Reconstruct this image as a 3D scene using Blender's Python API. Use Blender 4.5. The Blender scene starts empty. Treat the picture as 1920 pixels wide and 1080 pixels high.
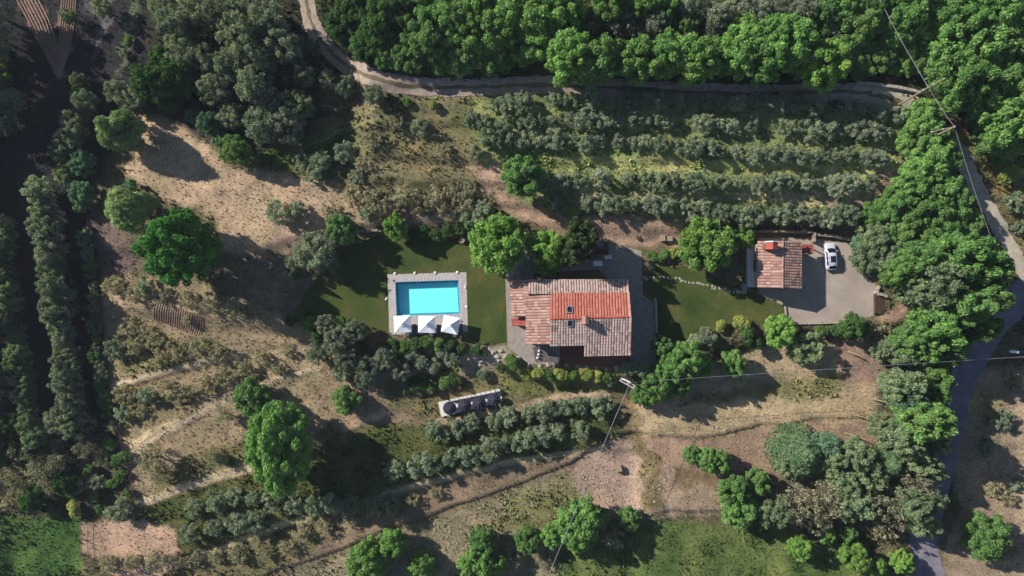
import bpy, bmesh, math, random
import numpy as np
from mathutils import Vector, Matrix
SC = bpy.context.scene
COL = SC.collection
R = math.radians
# ------------------------------------------------------------------ camera, sky, sun, exposure
CAM_H, CAM_TILT, HALF = 129.4, R(3.0), math.tan(R(33.0))
cam_d = bpy.data.cameras.new('camera'); cam = bpy.data.objects.new('camera', cam_d); COL.objects.link(cam)
cam_d.sensor_width = 36; cam_d.lens = 18 / HALF; cam_d.clip_start = 1; cam_d.clip_end = 3000
cam.location = (0, -CAM_H * math.tan(CAM_TILT), CAM_H); cam.rotation_euler = (CAM_TILT, 0, 0)
SC.camera = cam
SUN_EL, SHADOW_ANG = R(33.0), R(-27.5)          # shadows run to the lower right of the picture
SUN = Vector((-math.cos(SHADOW_ANG) * math.cos(SUN_EL), -math.sin(SHADOW_ANG) * math.cos(SUN_EL), math.sin(SUN_EL)))
sun_d = bpy.data.lights.new('sun', 'SUN'); sun = bpy.data.objects.new('sun', sun_d); COL.objects.link(sun)
sun_d.energy = 4.8; sun_d.angle = R(0.5); sun_d.color = (1.0, 0.95, 0.87)
sun.rotation_euler = SUN.to_track_quat('Z', 'Y').to_euler(); sun.location = SUN * 200
world = bpy.data.worlds.new('World'); SC.world = world; world.use_nodes = True
wn = world.node_tree.nodes; wl = world.node_tree.links
sky = wn.new('ShaderNodeTexSky'); sky.sky_type = 'NISHITA'; sky.sun_disc = False; sky.ozone_density = 3.0; sky.dust_density = 0.4
sky.sun_elevation = SUN_EL; sky.sun_rotation = math.atan2(SUN.x, SUN.y)
wl.new(sky.outputs['Color'], wn['Background'].inputs['Color']); wn['Background'].inputs['Strength'].default_value = 0.07
SC.view_settings.view_transform = 'Standard'; SC.view_settings.look = 'None'
SC.view_settings.exposure = 0.5; SC.view_settings.gamma = 1; SC.view_settings.use_curve_mapping = False
SC.render.engine = 'CYCLES'
cy = SC.cycles
cy.max_bounces = 6; cy.diffuse_bounces = 3; cy.glossy_bounces = 2; cy.transmission_bounces = 4; cy.transparent_max_bounces = 8
cy.caustics_reflective = False; cy.caustics_refractive = False; cy.use_denoising = True; cy.use_adaptive_sampling = True; cy.adaptive_threshold = 0.03; cy.adaptive_min_samples = 16
# ------------------------------------------------------------------ picture point -> place
CT, ST = math.cos(CAM_TILT), math.sin(CAM_TILT)
def P(px, py, z=0.0):
    a = (px - 960) / 960 * HALF; b = (540 - py) / 960 * HALF
    d = (a, b * CT + ST, b * ST - CT)
    t = (z - CAM_H) / d[2]
    return Vector((a * t, cam.location.y + d[1] * t, z))
def proj(x, y, z):
    dy = y - (-CAM_H * math.tan(CAM_TILT)); dz = z - CAM_H
    yc = dy * CT + dz * ST; zc = -dy * ST + dz * CT
    return 960 + 960 * (x / -zc) / HALF, 540 - 960 * (yc / -zc) / HALF
def PXM(z=0.0): return (CAM_H - z) * HALF / 960        # metres per picture point at height z
def lin(c): 
    c = c / 255.0
    return c / 12.92 if c <= 0.04045 else ((c + 0.055) / 1.055) ** 2.4
def S(r, g, b, k=1.0): return (lin(r) * k, lin(g) * k, lin(b) * k)
# ------------------------------------------------------------------ noise and terrain
_rng = np.random.default_rng(5); _LAT = _rng.random((256, 256))
def vnoise(x, y, scale, off=0):
    x = np.asarray(x, float) / scale + off * 17.31; y = np.asarray(y, float) / scale + off * 9.77
    xi = np.floor(x).astype(int); yi = np.floor(y).astype(int); fx = x - xi; fy = y - yi
    fx = fx * fx * (3 - 2 * fx); fy = fy * fy * (3 - 2 * fy)
    L = lambda a, b: _LAT[a % 256, b % 256]
    return (L(xi, yi) * (1 - fx) + L(xi + 1, yi) * fx) * (1 - fy) + (L(xi, yi + 1) * (1 - fx) + L(xi + 1, yi + 1) * fx) * fy
def sstep(a, b, v):
    t = np.clip((v - a) / (b - a), 0, 1); return t * t * (3 - 2 * t)
def poly_sd(px, py, poly):
    """signed distance to a polygon, negative inside"""
    px = np.asarray(px, float); py = np.asarray(py, float)
    d2 = np.full(px.shape, 1e12); ins = np.zeros(px.shape, bool); n = len(poly)
    for i in range(n):
        ax, ay = poly[i]; bx, by = poly[(i + 1) % n]; ex, ey = bx - ax, by - ay
        t = np.clip(((px - ax) * ex + (py - ay) * ey) / (ex * ex + ey * ey + 1e-9), 0, 1)
        d2 = np.minimum(d2, (px - ax - ex * t) ** 2 + (py - ay - ey * t) ** 2)
        c = ((ay > py) != (by > py)); xx = ax + (py - ay) * ex / (ey if abs(ey) > 1e-9 else 1e-9)
        ins ^= c & (px < xx)
    d = np.sqrt(d2); return np.where(ins, -d, d)
def line_sd(px, py, pts):
    d2 = np.full(np.shape(px), 1e12)
    for (ax, ay), (bx, by) in zip(pts, pts[1:]):
        ex, ey = bx - ax, by - ay
        t = np.clip(((px - ax) * ex + (py - ay) * ey) / (ex * ex + ey * ey + 1e-9), 0, 1)
        d2 = np.minimum(d2, (px - ax - ex * t) ** 2 + (py - ay - ey * t) ** 2)
    return np.sqrt(d2)
# terrace edges: picture polylines (taken at height 0), step in metres, width of the bank in metres; the ground is lower below each line
STEPS = [
    ([(0, 470), (480, 470), (640, 428), (880, 430), (1110, 462), (1200, 470), (1420, 432), (1600, 440), (1920, 430)], 0.9, 2.2, 'up'),
    ([(700, 380), (980, 392), (1300, 408), (1640, 392), (1800, 380)], 0.8, 1.8, 'up'),
    ([(700, 350), (980, 352), (1300, 362), (1680, 352), (1850, 350)], 0.8, 1.6, 'up'),
    ([(700, 305), (980, 312), (1300, 318), (1680, 320), (1850, 320)], 0.8, 1.6, 'up'),
    ([(700, 250), (980, 250), (1300, 250), (1680, 262), (1850, 262)], 0.7, 1.6, 'up'),
    ([(600, 185), (900, 180), (1300, 190), (1640, 205), (1750, 220)], 0.7, 1.6, 'up'),
    ([(0, 560), (560, 625), (700, 668), (900, 672), (1000, 690), (1190, 700), (1300, 690), (1470, 612), (1640, 612), (1920, 610)], 1.4, 3.0, 'dn'),
    ([(180, 740), (330, 695), (480, 662), (620, 640)], 0.5, 1.0, 'dn'),
    ([(180, 880), (240, 850), (430, 748), (620, 685), (760, 700), (960, 712), (1180, 735)], 0.35, 1.6, 'dn'),
    ([(240, 960), (350, 912), (480, 872), (620, 815), (740, 780), (960, 770), (1180, 748)], 0.4, 2.4, 'dn'),
    ([(250, 1090), (330, 1058), (480, 1004), (600, 965), (730, 935), (850, 903), (1000, 862), (1120, 848), (1200, 860)], 0.7, 1.6, 'dn'),
    ([(450, 1110), (530, 1080), (760, 990), (960, 920), (1075, 878), (1140, 825), (1190, 815)], 0.5, 0.45, 'dn'),
    ([(1190, 815), (1280, 820), (1360, 822), (1440, 796), (1640, 786), (1700, 790)], 0.5, 0.45, 'dn'),
    ([(1190, 985), (1260, 968), (1450, 960)], 0.6, 0.8, 'dn'),
]
for i, (pts, a, w, k) in enumerate(STEPS):
    q = [P(*p) for p in pts]; STEPS[i] = (np.array([v.x for v in q]), np.array([v.y for v in q]), a, w, k)
PLATEAU = [(P(*p).x, P(*p).y) for p in [(560, 575), (600, 520), (650, 460), (740, 442), (880, 450), (1110, 452), (1210, 462), (1410, 440), (1600, 445), (1660, 530), (1665, 598), (1480, 606),
           (1330, 640), (1230, 690), (1180, 690), (990, 684), (900, 650), (700, 625)]]
def ground_z(x, y):
    x = np.asarray(x, float); y = np.asarray(y, float)
    xc = np.clip(x, -130, 130); yc = np.clip(y, -90, 90)
    h = np.where(yc > 0, 0.055 * yc, 0.04 * yc)
    for lx, ly, a, w, kind in STEPS:
        yl = np.interp(xc, lx, ly) + (vnoise(x, y, 5.0, 3) - 0.5) * 0.9
        fade = sstep(lx[0] - 4, lx[0] + 1, xc) * (1 - sstep(lx[-1] - 1, lx[-1] + 4, xc))
        if kind == 'up': h = h + a * sstep(-w / 2, w / 2, yc - yl) * fade
        else: h = h - a * sstep(-w / 2, w / 2, yl - yc) * fade
    h = h - 2.0 * sstep(58, 78, -xc)
    h = h + (vnoise(x, y, 9, 1) - 0.5) * 0.5 + (vnoise(x, y, 2.5, 2) - 0.5) * 0.16
    pw = 1 - sstep(0.3, 3.2, poly_sd(xc, yc, PLATEAU))
    return h * (1 - pw)
def gz(x, y): return float(ground_z(np.array([x]), np.array([y]))[0])
def G(px, py, up=0.0):
    """the point that stands `up` metres above the ground and is seen at picture point (px, py)"""
    z = 0.0
    for _ in range(6):
        p = P(px, py, z + up); z = gz(p.x, p.y)
    return Vector((p.x, p.y, z))
# ------------------------------------------------------------------ materials
MATS = {}
def new_mat(name):
    m = bpy.data.materials.new(name); m.use_nodes = True
    nt = m.node_tree; b = nt.nodes['Principled BSDF']; b.inputs['Roughness'].default_value = 0.85
    b.inputs['Specular IOR Level'].default_value = 0.25
    MATS[name] = m
    return m, nt, b
def mix_rgb(nt, a, b, fac, blend='MIX'):
    n = nt.nodes.new('ShaderNodeMix'); n.data_type = 'RGBA'; n.blend_type = blend
    for sock, v in ((n.inputs[0], fac), (n.inputs[6], a), (n.inputs[7], b)):
        if hasattr(v, 'is_linked'): nt.links.new(v, sock)
        elif isinstance(v, (tuple, list)): sock.default_value = (*v, 1)
        else: sock.default_value = v
    return n.outputs[2]
def noise(nt, scale, detail=3, rough=0.6, coord='Object'):
    tc = nt.nodes.new('ShaderNodeNewGeometry' if coord == 'World' else 'ShaderNodeTexCoord')
    n = nt.nodes.new('ShaderNodeTexNoise'); n.inputs['Scale'].default_value = scale
    n.inputs['Detail'].default_value = detail; n.inputs['Roughness'].default_value = rough
    nt.links.new(tc.outputs['Position' if coord == 'World' else coord], n.inputs['Vector'])
    return n
def ramp(nt, fac, stops):
    r = nt.nodes.new('ShaderNodeValToRGB'); nt.links.new(fac, r.inputs[0])
    e = r.color_ramp.elements
    while len(e) < len(stops): e.new(0.5)
    for el, (p, c) in zip(e, stops): el.position = p; el.color = (*c, 1)
    return r.outputs[0]
def bump(nt, b, height, strength=0.4, dist=0.05):
    n = nt.nodes.new('ShaderNodeBump'); n.inputs['Strength'].default_value = strength; n.inputs['Distance'].default_value = dist
    nt.links.new(height, n.inputs['Height']); nt.links.new(n.outputs[0], b.inputs['Normal'])
def mat_noisy(name, c1, c2, scale=2.0, rough=0.85, bumpy=0.0, detail=4, lo=0.35, hi=0.65, metal=0.0):
    m, nt, b = new_mat(name); k = 1.0 if name in ('white_canvas', 'pool_lining', 'white_paint', 'concrete') else 0.76
    c1 = tuple(v * k for v in c1); c2 = tuple(v * k for v in c2)
    n = noise(nt, scale, detail, 0.65, 'World')
    nt.links.new(ramp(nt, n.outputs[0], [(lo, c1), (hi, c2)]), b.inputs['Base Color'])
    b.inputs['Roughness'].default_value = rough; b.inputs['Metallic'].default_value = metal
    if bumpy: bump(nt, b, n.outputs[0], bumpy, 0.08)
    return m
def mat_ground():
    m, nt, b = new_mat('ground_soil_and_grass')
    at = nt.nodes.new('ShaderNodeVertexColor'); at.layer_name = 'Col'
    n1 = noise(nt, 0.45, 6, 0.7, 'World'); n2 = noise(nt, 3.2, 5, 0.75, 'World')
    v1 = ramp(nt, n1.outputs[0], [(0.3, (0.62, 0.66, 0.62)), (0.5, (1, 1, 1)), (0.7, (1.3, 1.26, 1.16))])
    v2 = ramp(nt, n2.outputs[0], [(0.32, (0.55, 0.55, 0.55)), (0.5, (1, 1, 1)), (0.68, (1.45, 1.43, 1.38))])
    c = mix_rgb(nt, at.outputs[0], v1, 1.0, 'MULTIPLY'); c = mix_rgb(nt, c, v2, 1.0, 'MULTIPLY')
    nt.links.new(c, b.inputs['Base Color']); b.inputs['Roughness'].default_value = 0.95; b.inputs['Specular IOR Level'].default_value = 0.1
    bump(nt, b, n2.outputs[0], 0.6, 0.25)
    return m
def mat_leaf():
    """one leaf material; the kind of plant gives its colour through the object colour"""
    m, nt, b = new_mat('foliage')
    oi = nt.nodes.new('ShaderNodeObjectInfo'); ge = nt.nodes.new('ShaderNodeNewGeometry')
    per = ramp(nt, ge.outputs['Random Per Island'], [(0, (0.55, 0.6, 0.55)), (0.55, (1, 1, 1)), (1, (1.45, 1.35, 1.2))])
    n = noise(nt, 0.55, 3, 0.6, 'World')
    cl = ramp(nt, n.outputs[0], [(0.3, (0.72, 0.8, 0.78)), (0.7, (1.22, 1.16, 1.05))])
    c = mix_rgb(nt, oi.outputs['Color'], per, 1.0, 'MULTIPLY'); c = mix_rgb(nt, c, cl, 1.0, 'MULTIPLY')
    nt.links.new(c, b.inputs['Base Color']); b.inputs['Roughness'].default_value = 0.6; b.inputs['Specular IOR Level'].default_value = 0.2
    tr = nt.nodes.new('ShaderNodeBsdfTranslucent'); nt.links.new(mix_rgb(nt, c, (1.05, 1.15, 0.6), 1.0, 'MULTIPLY'), tr.inputs[0])
    ms = nt.nodes.new('ShaderNodeMixShader'); ms.inputs[0].default_value = 0.4
    nt.links.new(b.outputs[0], ms.inputs[1]); nt.links.new(tr.outputs[0], ms.inputs[2])
    nt.links.new(ms.outputs[0], nt.nodes['Material Output'].inputs[0])
    return m
def mat_tiles(name, stops, rough=0.9):
    m, nt, b = new_mat(name)
    oi = nt.nodes.new('ShaderNodeObjectInfo'); ge = nt.nodes.new('ShaderNodeNewGeometry')
    a = nt.nodes.new('ShaderNodeMath'); a.operation = 'MULTIPLY_ADD'; nt.links.new(oi.outputs['Random'], a.inputs[0]); a.inputs[1].default_value = 7.31
    nt.links.new(ge.outputs['Random Per Island'], a.inputs[2])
    f = nt.nodes.new('ShaderNodeMath'); f.operation = 'FRACT'; nt.links.new(a.outputs[0], f.inputs[0])
    n = noise(nt, 0.5, 4, 0.7, 'World')
    mx = nt.nodes.new('ShaderNodeMix'); mx.inputs[0].default_value = 0.45
    nt.links.new(f.outputs[0], mx.inputs[2]); nt.links.new(n.outputs[0], mx.inputs[3])
    c = ramp(nt, mx.outputs[0], [(p, tuple(v * 0.8 for v in q)) for p, q in stops])
    n2 = noise(nt, 9, 3, 0.6, 'World')
    c = mix_rgb(nt, c, ramp(nt, n2.outputs[0], [(0.35, (0.75, 0.75, 0.75)), (0.65, (1.15, 1.15, 1.15))]), 1.0, 'MULTIPLY')
    nt.links.new(c, b.inputs['Base Color']); b.inputs['Roughness'].default_value = rough; b.inputs['Specular IOR Level'].default_value = 0.15
    return m
def mat_water():
    m, nt, b = new_mat('pool_water')
    nt.nodes.remove(b)
    t = nt.nodes.new('ShaderNodeBsdfTransparent'); t.inputs[0].default_value = (0.6, 0.965, 0.99, 1)
    g = nt.nodes.new('ShaderNodeBsdfGlossy'); g.inputs['Roughness'].default_value = 0.04
    lw = nt.nodes.new('ShaderNodeLayerWeight'); lw.inputs[0].default_value = 0.5
    pw = nt.nodes.new('ShaderNodeMath'); pw.operation = 'POWER'; pw.inputs[1].default_value = 4; nt.links.new(lw.outputs['Facing'], pw.inputs[0])
    fr = nt.nodes.new('ShaderNodeMath'); fr.operation = 'MULTIPLY_ADD'; fr.inputs[1].default_value = 0.5; fr.inputs[2].default_value = 0.02; nt.links.new(pw.outputs[0], fr.inputs[0])
    n = noise(nt, 1.6, 3, 0.5, 'World'); bp = nt.nodes.new('ShaderNodeBump'); bp.inputs['Strength'].default_value = 0.15; bp.inputs['Distance'].default_value = 0.05
    nt.links.new(n.outputs[0], bp.inputs['Height']); nt.links.new(bp.outputs[0], g.inputs['Normal'])
    ms = nt.nodes.new('ShaderNodeMixShader'); nt.links.new(fr.outputs[0], ms.inputs[0]); nt.links.new(t.outputs[0], ms.inputs[1]); nt.links.new(g.outputs[0], ms.inputs[2])
    nt.links.new(ms.outputs[0], nt.nodes['Material Output'].inputs[0])
    return m
M = {}
M['ground'] = mat_ground(); M['leaf'] = mat_leaf(); M['water'] = mat_water()
M['bark'] = mat_noisy('bark', S(95, 84, 70), S(130, 118, 100), 3)
def mat_lawn():
    m, nt, b = new_mat('mown_lawn')
    n1 = noise(nt, 0.16, 5, 0.65, 'World'); n2 = noise(nt, 2.4, 6, 0.8, 'World')
    c = ramp(nt, n1.outputs[0], [(0.3, S(54, 72, 36, .8)), (0.5, S(76, 88, 46, .8)), (0.68, S(104, 98, 60, .8))])
    c = mix_rgb(nt, c, ramp(nt, n2.outputs[0], [(0.3, (0.7, 0.74, 0.7)), (0.7, (1.3, 1.26, 1.2))]), 1.0, 'MULTIPLY')
    nt.links.new(c, b.inputs['Base Color']); b.inputs['Roughness'].default_value = 0.95; b.inputs['Specular IOR Level'].default_value = 0.1; bump(nt, b, n2.outputs[0], 0.5, 0.08)
    return m
M['lawn'] = mat_lawn()
M['gravel'] = mat_noisy('gravel', S(156, 141, 130), S(192, 178, 165), 0.35, 0.95, 0.2, 10, 0.25, 0.75)
M['track'] = mat_noisy('track_dirt', S(152, 134, 122), S(188, 170, 156), 1.2, 0.95, 0.3, 6)
M['track_verge'] = mat_noisy('track_verge', S(105, 95, 70), S(130, 116, 92), 1.6, 0.95, 0.4, 6)
M['pale_gravel'] = mat_noisy('pale_gravel', S(176, 164, 146), S(205, 192, 172), 1.0, 0.95, 0.3, 6)
M['asphalt'] = mat_noisy('old_asphalt', S(104, 99, 110), S(158, 150, 160), 0.5, 0.95, 0.2, 10, 0.25, 0.75)
M['paving'] = mat_noisy('stone_paving', S(150, 140, 132), S(178, 168, 158), 1.4, 0.9, 0.2, 5)
M['deck'] = mat_noisy('pool_deck', S(186, 176, 168), S(206, 197, 190), 1.2, 0.9, 0.1, 5)
M['coping'] = mat_noisy('pool_coping', S(196, 188, 190), S(212, 204, 206), 2, 0.85, 0.0)
M['pool'] = mat_noisy('pool_lining', S(186, 242, 250), S(196, 246, 252), 0.6, 0.6)
M['stone_wall'] = mat_noisy('stone_wall', S(138, 122, 104), S(188, 172, 150), 2.6, 0.95, 0.6, 6)
M['stone'] = mat_noisy('pale_stone', S(160, 150, 138), S(196, 188, 176), 2.0, 0.95, 0.4, 6)
M['plaster'] = mat_noisy('plaster', S(188, 160, 134), S(206, 184, 158), 1.2, 0.95, 0.2, 5)
M['wood'] = mat_noisy('weathered_wood', S(150, 130, 108), S(188, 168, 142), 5, 0.9, 0.2)
M['dark_wood'] = mat_noisy('dark_wood', S(72, 58, 48), S(104, 84, 70), 6, 0.8)
M['fabric_white'] = mat_noisy('white_canvas', S(236, 236, 240), S(246, 246, 250), 3, 0.9)
M['fabric_black'] = mat_noisy('charcoal_canvas', S(40, 38, 58), S(54, 51, 74), 3, 0.8)
M['fabric_taupe'] = mat_noisy('taupe_canvas', S(96, 88, 86), S(116, 108, 104), 1.5, 0.9)
M['fabric_grey'] = mat_noisy('grey_fabric', S(84, 82, 90), S(104, 102, 110), 5, 0.9)
M['metal'] = mat_noisy('galvanised_metal', S(170, 172, 176), S(196, 198, 202), 4, 0.45, 0, 3, 0.35, 0.65, 0.6)
M['wire'] = mat_noisy('cable', S(150, 150, 154), S(176, 176, 180), 4, 0.5)
M['concrete'] = mat_noisy('concrete', S(196, 190, 186), S(216, 210, 206), 1.6, 0.9, 0.1)
M['white_paint'] = mat_noisy('white_paint', S(232, 232, 236), S(240, 240, 244), 3, 0.6)
M['brick'] = mat_noisy('old_brick', S(128, 84, 66), S(152, 106, 84), 5, 0.95, 0.3)
M['tile_new'] = mat_tiles('new_terracotta', [(0.2, S(190, 110, 92)), (0.5, S(206, 122, 102)), (0.8, S(216, 140, 120))])
M['tile_old'] = mat_tiles('weathered_terracotta', [(0.22, S(140, 108, 96)), (0.42, S(182, 152, 140)), (0.55, S(206, 172, 158)), (0.72, S(212, 150, 130)), (0.85, S(224, 206, 194))])
M['tile_grey'] = mat_tiles('lichen_terracotta', [(0.22, S(150, 128, 120)), (0.42, S(186, 164, 155)), (0.58, S(204, 186, 176)), (0.75, S(202, 164, 152)), (0.88, S(220, 208, 200))])
M['tile_pink'] = mat_tiles('pink_terracotta', [(0.2, S(168, 124, 112)), (0.45, S(190, 148, 135)), (0.62, S(200, 160, 146)), (0.85, S(214, 186, 172))])
M['tile_red'] = mat_tiles('red_terracotta', [(0.2, S(166, 76, 68)), (0.5, S(184, 92, 82)), (0.8, S(200, 112, 100))])
M['tile_bed'] = mat_noisy('tile_bed', S(142, 108, 98), S(166, 132, 120), 2, 0.95)
def mat_plain(name, c, rough=0.5, metal=0.0, spec=0.5):
    m, nt, b = new_mat(name); n = noise(nt, 3, 2)
    nt.links.new(mix_rgb(nt, c, tuple(v * 0.85 for v in c), n.outputs[0]), b.inputs['Base Color'])
    b.inputs['Roughness'].default_value = rough; b.inputs['Metallic'].default_value = metal; b.inputs['Specular IOR Level'].default_value = spec
    return m
M['mosaic'] = mat_plain('pool_mosaic', S(70, 150, 170), 0.4)
M['glass'] = mat_plain('dark_glass', (0.012, 0.016, 0.03), 0.08, 0, 0.6)
M['car_paint'] = mat_plain('car_paint', (0.56, 0.57, 0.66), 0.3, 0, 0.6)
M['rubber'] = mat_plain('rubber', (0.02, 0.02, 0.02), 0.8)
M['rim'] = mat_plain('alloy', (0.5, 0.5, 0.52), 0.35, 0.8)
M['lamp_glass'] = mat_plain('headlight_glass', (0.7, 0.72, 0.75), 0.15, 0, 0.6)
M['red_glass'] = mat_plain('tail_light_glass', (0.35, 0.02, 0.02), 0.2, 0, 0.6)
M['frame_dark'] = mat_plain('dark_frame', (0.05, 0.05, 0.07), 0.5)
# ------------------------------------------------------------------ mesh helpers
class MB:
    def __init__(s): s.v = []; s.f = []
    def add(s, vs, fs):
        o = len(s.v); s.v += [tuple(v) for v in vs]; s.f += [tuple(i + o for i in f) for f in fs]; return s
    def box(s, c, d, rz=0.0, taper=1.0):
        x, y, z = d[0] / 2, d[1] / 2, d[2] / 2; cs, sn = math.cos(rz), math.sin(rz); vs = []
        for k, t in ((-z, 1.0), (z, taper)):
            for ax, ay in ((-x, -y), (x, -y), (x, y), (-x, y)):
                ax *= t; ay *= t
                vs.append((c[0] + ax * cs - ay * sn, c[1] + ax * sn + ay * cs, c[2] + k))
        return s.add(vs, [(3, 2, 1, 0), (4, 5, 6, 7), (0, 1, 5, 4), (1, 2, 6, 5), (2, 3, 7, 6), (3, 0, 4, 7)])
    def tube(s, pts, rad, n=6, caps=True):
        pts = [Vector(p) for p in pts]; rs = rad if isinstance(rad, (list, tuple)) else [rad] * len(pts); vs = []
        for i, p in enumerate(pts):
            t = (pts[min(i + 1, len(pts) - 1)] - pts[max(i - 1, 0)]).normalized()
            a = t.cross(Vector((0, 0, 1)) if abs(t.z) < 0.9 else Vector((1, 0, 0))).normalized(); b = t.cross(a)
            for k in range(n):
                g = 2 * math.pi * k / n; vs.append(p + (a * math.cos(g) + b * math.sin(g)) * rs[i])
        fs = [(i * n + k, i * n + (k + 1) % n, (i + 1) * n + (k + 1) % n, (i + 1) * n + k) for i in range(len(pts) - 1) for k in range(n)]
        if caps: fs += [tuple(range(n)), tuple((len(pts) - 1) * n + k for k in reversed(range(n)))]
        return s.add(vs, fs)
    def prism(s, poly, z0, z1):
        """poly: (x, y) corners; z0, z1 numbers or one height per corner"""
        n = len(poly); a = sum(poly[i][0] * poly[(i + 1) % n][1] - poly[(i + 1) % n][0] * poly[i][1] for i in range(n))
        idx = list(range(n)) if a > 0 else list(reversed(range(n)))
        g = lambda z, i: z[i] if isinstance(z, (list, tuple)) else z
        vs = [(poly[i][0], poly[i][1], g(z0, i)) for i in idx] + [(poly[i][0], poly[i][1], g(z1, i)) for i in idx]
        return s.add(vs, [tuple(reversed(range(n))), tuple(range(n, 2 * n))] + [(i, (i + 1) % n, n + (i + 1) % n, n + i) for i in range(n)])
    def mesh(s, name, mat=None, smooth=False):
        me = bpy.data.meshes.new(name); me.from_pydata(s.v, [], s.f); me.update()
        if mat: me.materials.append(M[mat] if isinstance(mat, str) else mat)
        if smooth: me.polygons.foreach_set('use_smooth', [True] * len(me.polygons))
        return me
def link(name, me, parent=None, loc=None):
    o = bpy.data.objects.new(name, me); COL.objects.link(o)
    if parent is not None: o.parent = parent
    if loc is not None: o.location = loc
    return o
LABELS = {}
def tag(o, label, cat, group=None):
    n = len(label.split())
    if not 4 <= n <= 16: print("LABEL", n, label)
    if label in LABELS: print("DUP", label)
    LABELS[label] = 1; o['label'] = label; o['category'] = cat
    if group: o['group'] = group
    return o
def thing(name, label, cat, loc=(0, 0, 0), rz=0.0, group=None):
    o = link(name, None); o.location = loc; o.rotation_euler = (0, 0, rz); return tag(o, label, cat, group)
def struct(o): o['kind'] = 'structure'; return o
def np_mesh(name, verts, quads, mat, smooth=False):
    me = bpy.data.meshes.new(name); nv, nf = len(verts), len(quads); k = quads.shape[1]
    me.vertices.add(nv); me.vertices.foreach_set('co', verts.astype(np.float32).ravel())
    me.loops.add(nf * k); me.loops.foreach_set('vertex_index', quads.astype(np.int32).ravel())
    me.polygons.add(nf); me.polygons.foreach_set('loop_start', np.arange(nf, dtype=np.int32) * k)
    if smooth: me.polygons.foreach_set('use_smooth', np.ones(nf, bool))
    me.update(calc_edges=True); me.materials.append(M[mat]); return me
def drape_poly(name, pts, mat, lift, step=1.2):
    """a sheet over the ground inside a picture polygon"""
    w = [G(*p) for p in pts]; bm = bmesh.new(); vs = [bm.verts.new((p.x, p.y, 0)) for p in w]
    f = bm.faces.new(vs); bmesh.ops.triangulate(bm, faces=[f])
    bmesh.ops.subdivide_edges(bm, edges=[e for e in bm.edges if e.calc_length() > step * 4], cuts=3, use_grid_fill=True)
    bmesh.ops.triangulate(bm, faces=bm.faces[:])
    co = np.array([v.co[:] for v in bm.verts]); z = ground_z(co[:, 0], co[:, 1])
    for v, h in zip(bm.verts, z): v.co.z = h + lift
    bmesh.ops.recalc_face_normals(bm, faces=bm.faces[:])
    if sum(f.normal.z for f in bm.faces) < 0: bmesh.ops.reverse_faces(bm, faces=bm.faces[:])
    me = bpy.data.meshes.new(name); bm.to_mesh(me); bm.free(); me.materials.append(M[mat]); return link(name, me)
def resample(pts, d):
    out = [pts[0]]
    for a, b in zip(pts, pts[1:]):
        n = max(1, int((b - a).length / d)); out += [a.lerp(b, (i + 1) / n) for i in range(n)]
    return out
def smooth_line(pts, it=3):
    for _ in range(it):
        q = [pts[0]]
        for a, b in zip(pts, pts[1:]): q += [a.lerp(b, 0.25), a.lerp(b, 0.75)]
        pts = q + [pts[-1]]
    return pts
def ribbon(name, px, width, mat, lift, jit=0.15, seed=0, cross=7, offs=0.0):
    """a road-like strip laid on the ground along picture points; its edges wander"""
    rnd = random.Random(seed); c = resample(smooth_line([G(*p) for p in px]), 0.8); vs = []; n = len(c)
    for i, p in enumerate(c):
        t = c[min(i + 1, n - 1)] - c[max(i - 1, 0)]; t.z = 0; t.normalize(); s = Vector((-t.y, t.x, 0))
        wl_, wr_ = width / 2 + rnd.uniform(-jit, jit), width / 2 + rnd.uniform(-jit, jit)
        for k in range(cross):
            f = k / (cross - 1); vs.append(p + s * (-wl_ + (wl_ + wr_) * f + offs))
    vs = np.array([v[:] for v in vs]); vs[:, 2] = ground_z(vs[:, 0], vs[:, 1]) + lift
    q = np.array([(i * cross + k, i * cross + k + 1, (i + 1) * cross + k + 1, (i + 1) * cross + k) for i in range(n - 1) for k in range(cross - 1)])
    q = q[:, ::-1]
    return link(name, np_mesh(name, vs, q, mat, True))
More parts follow.
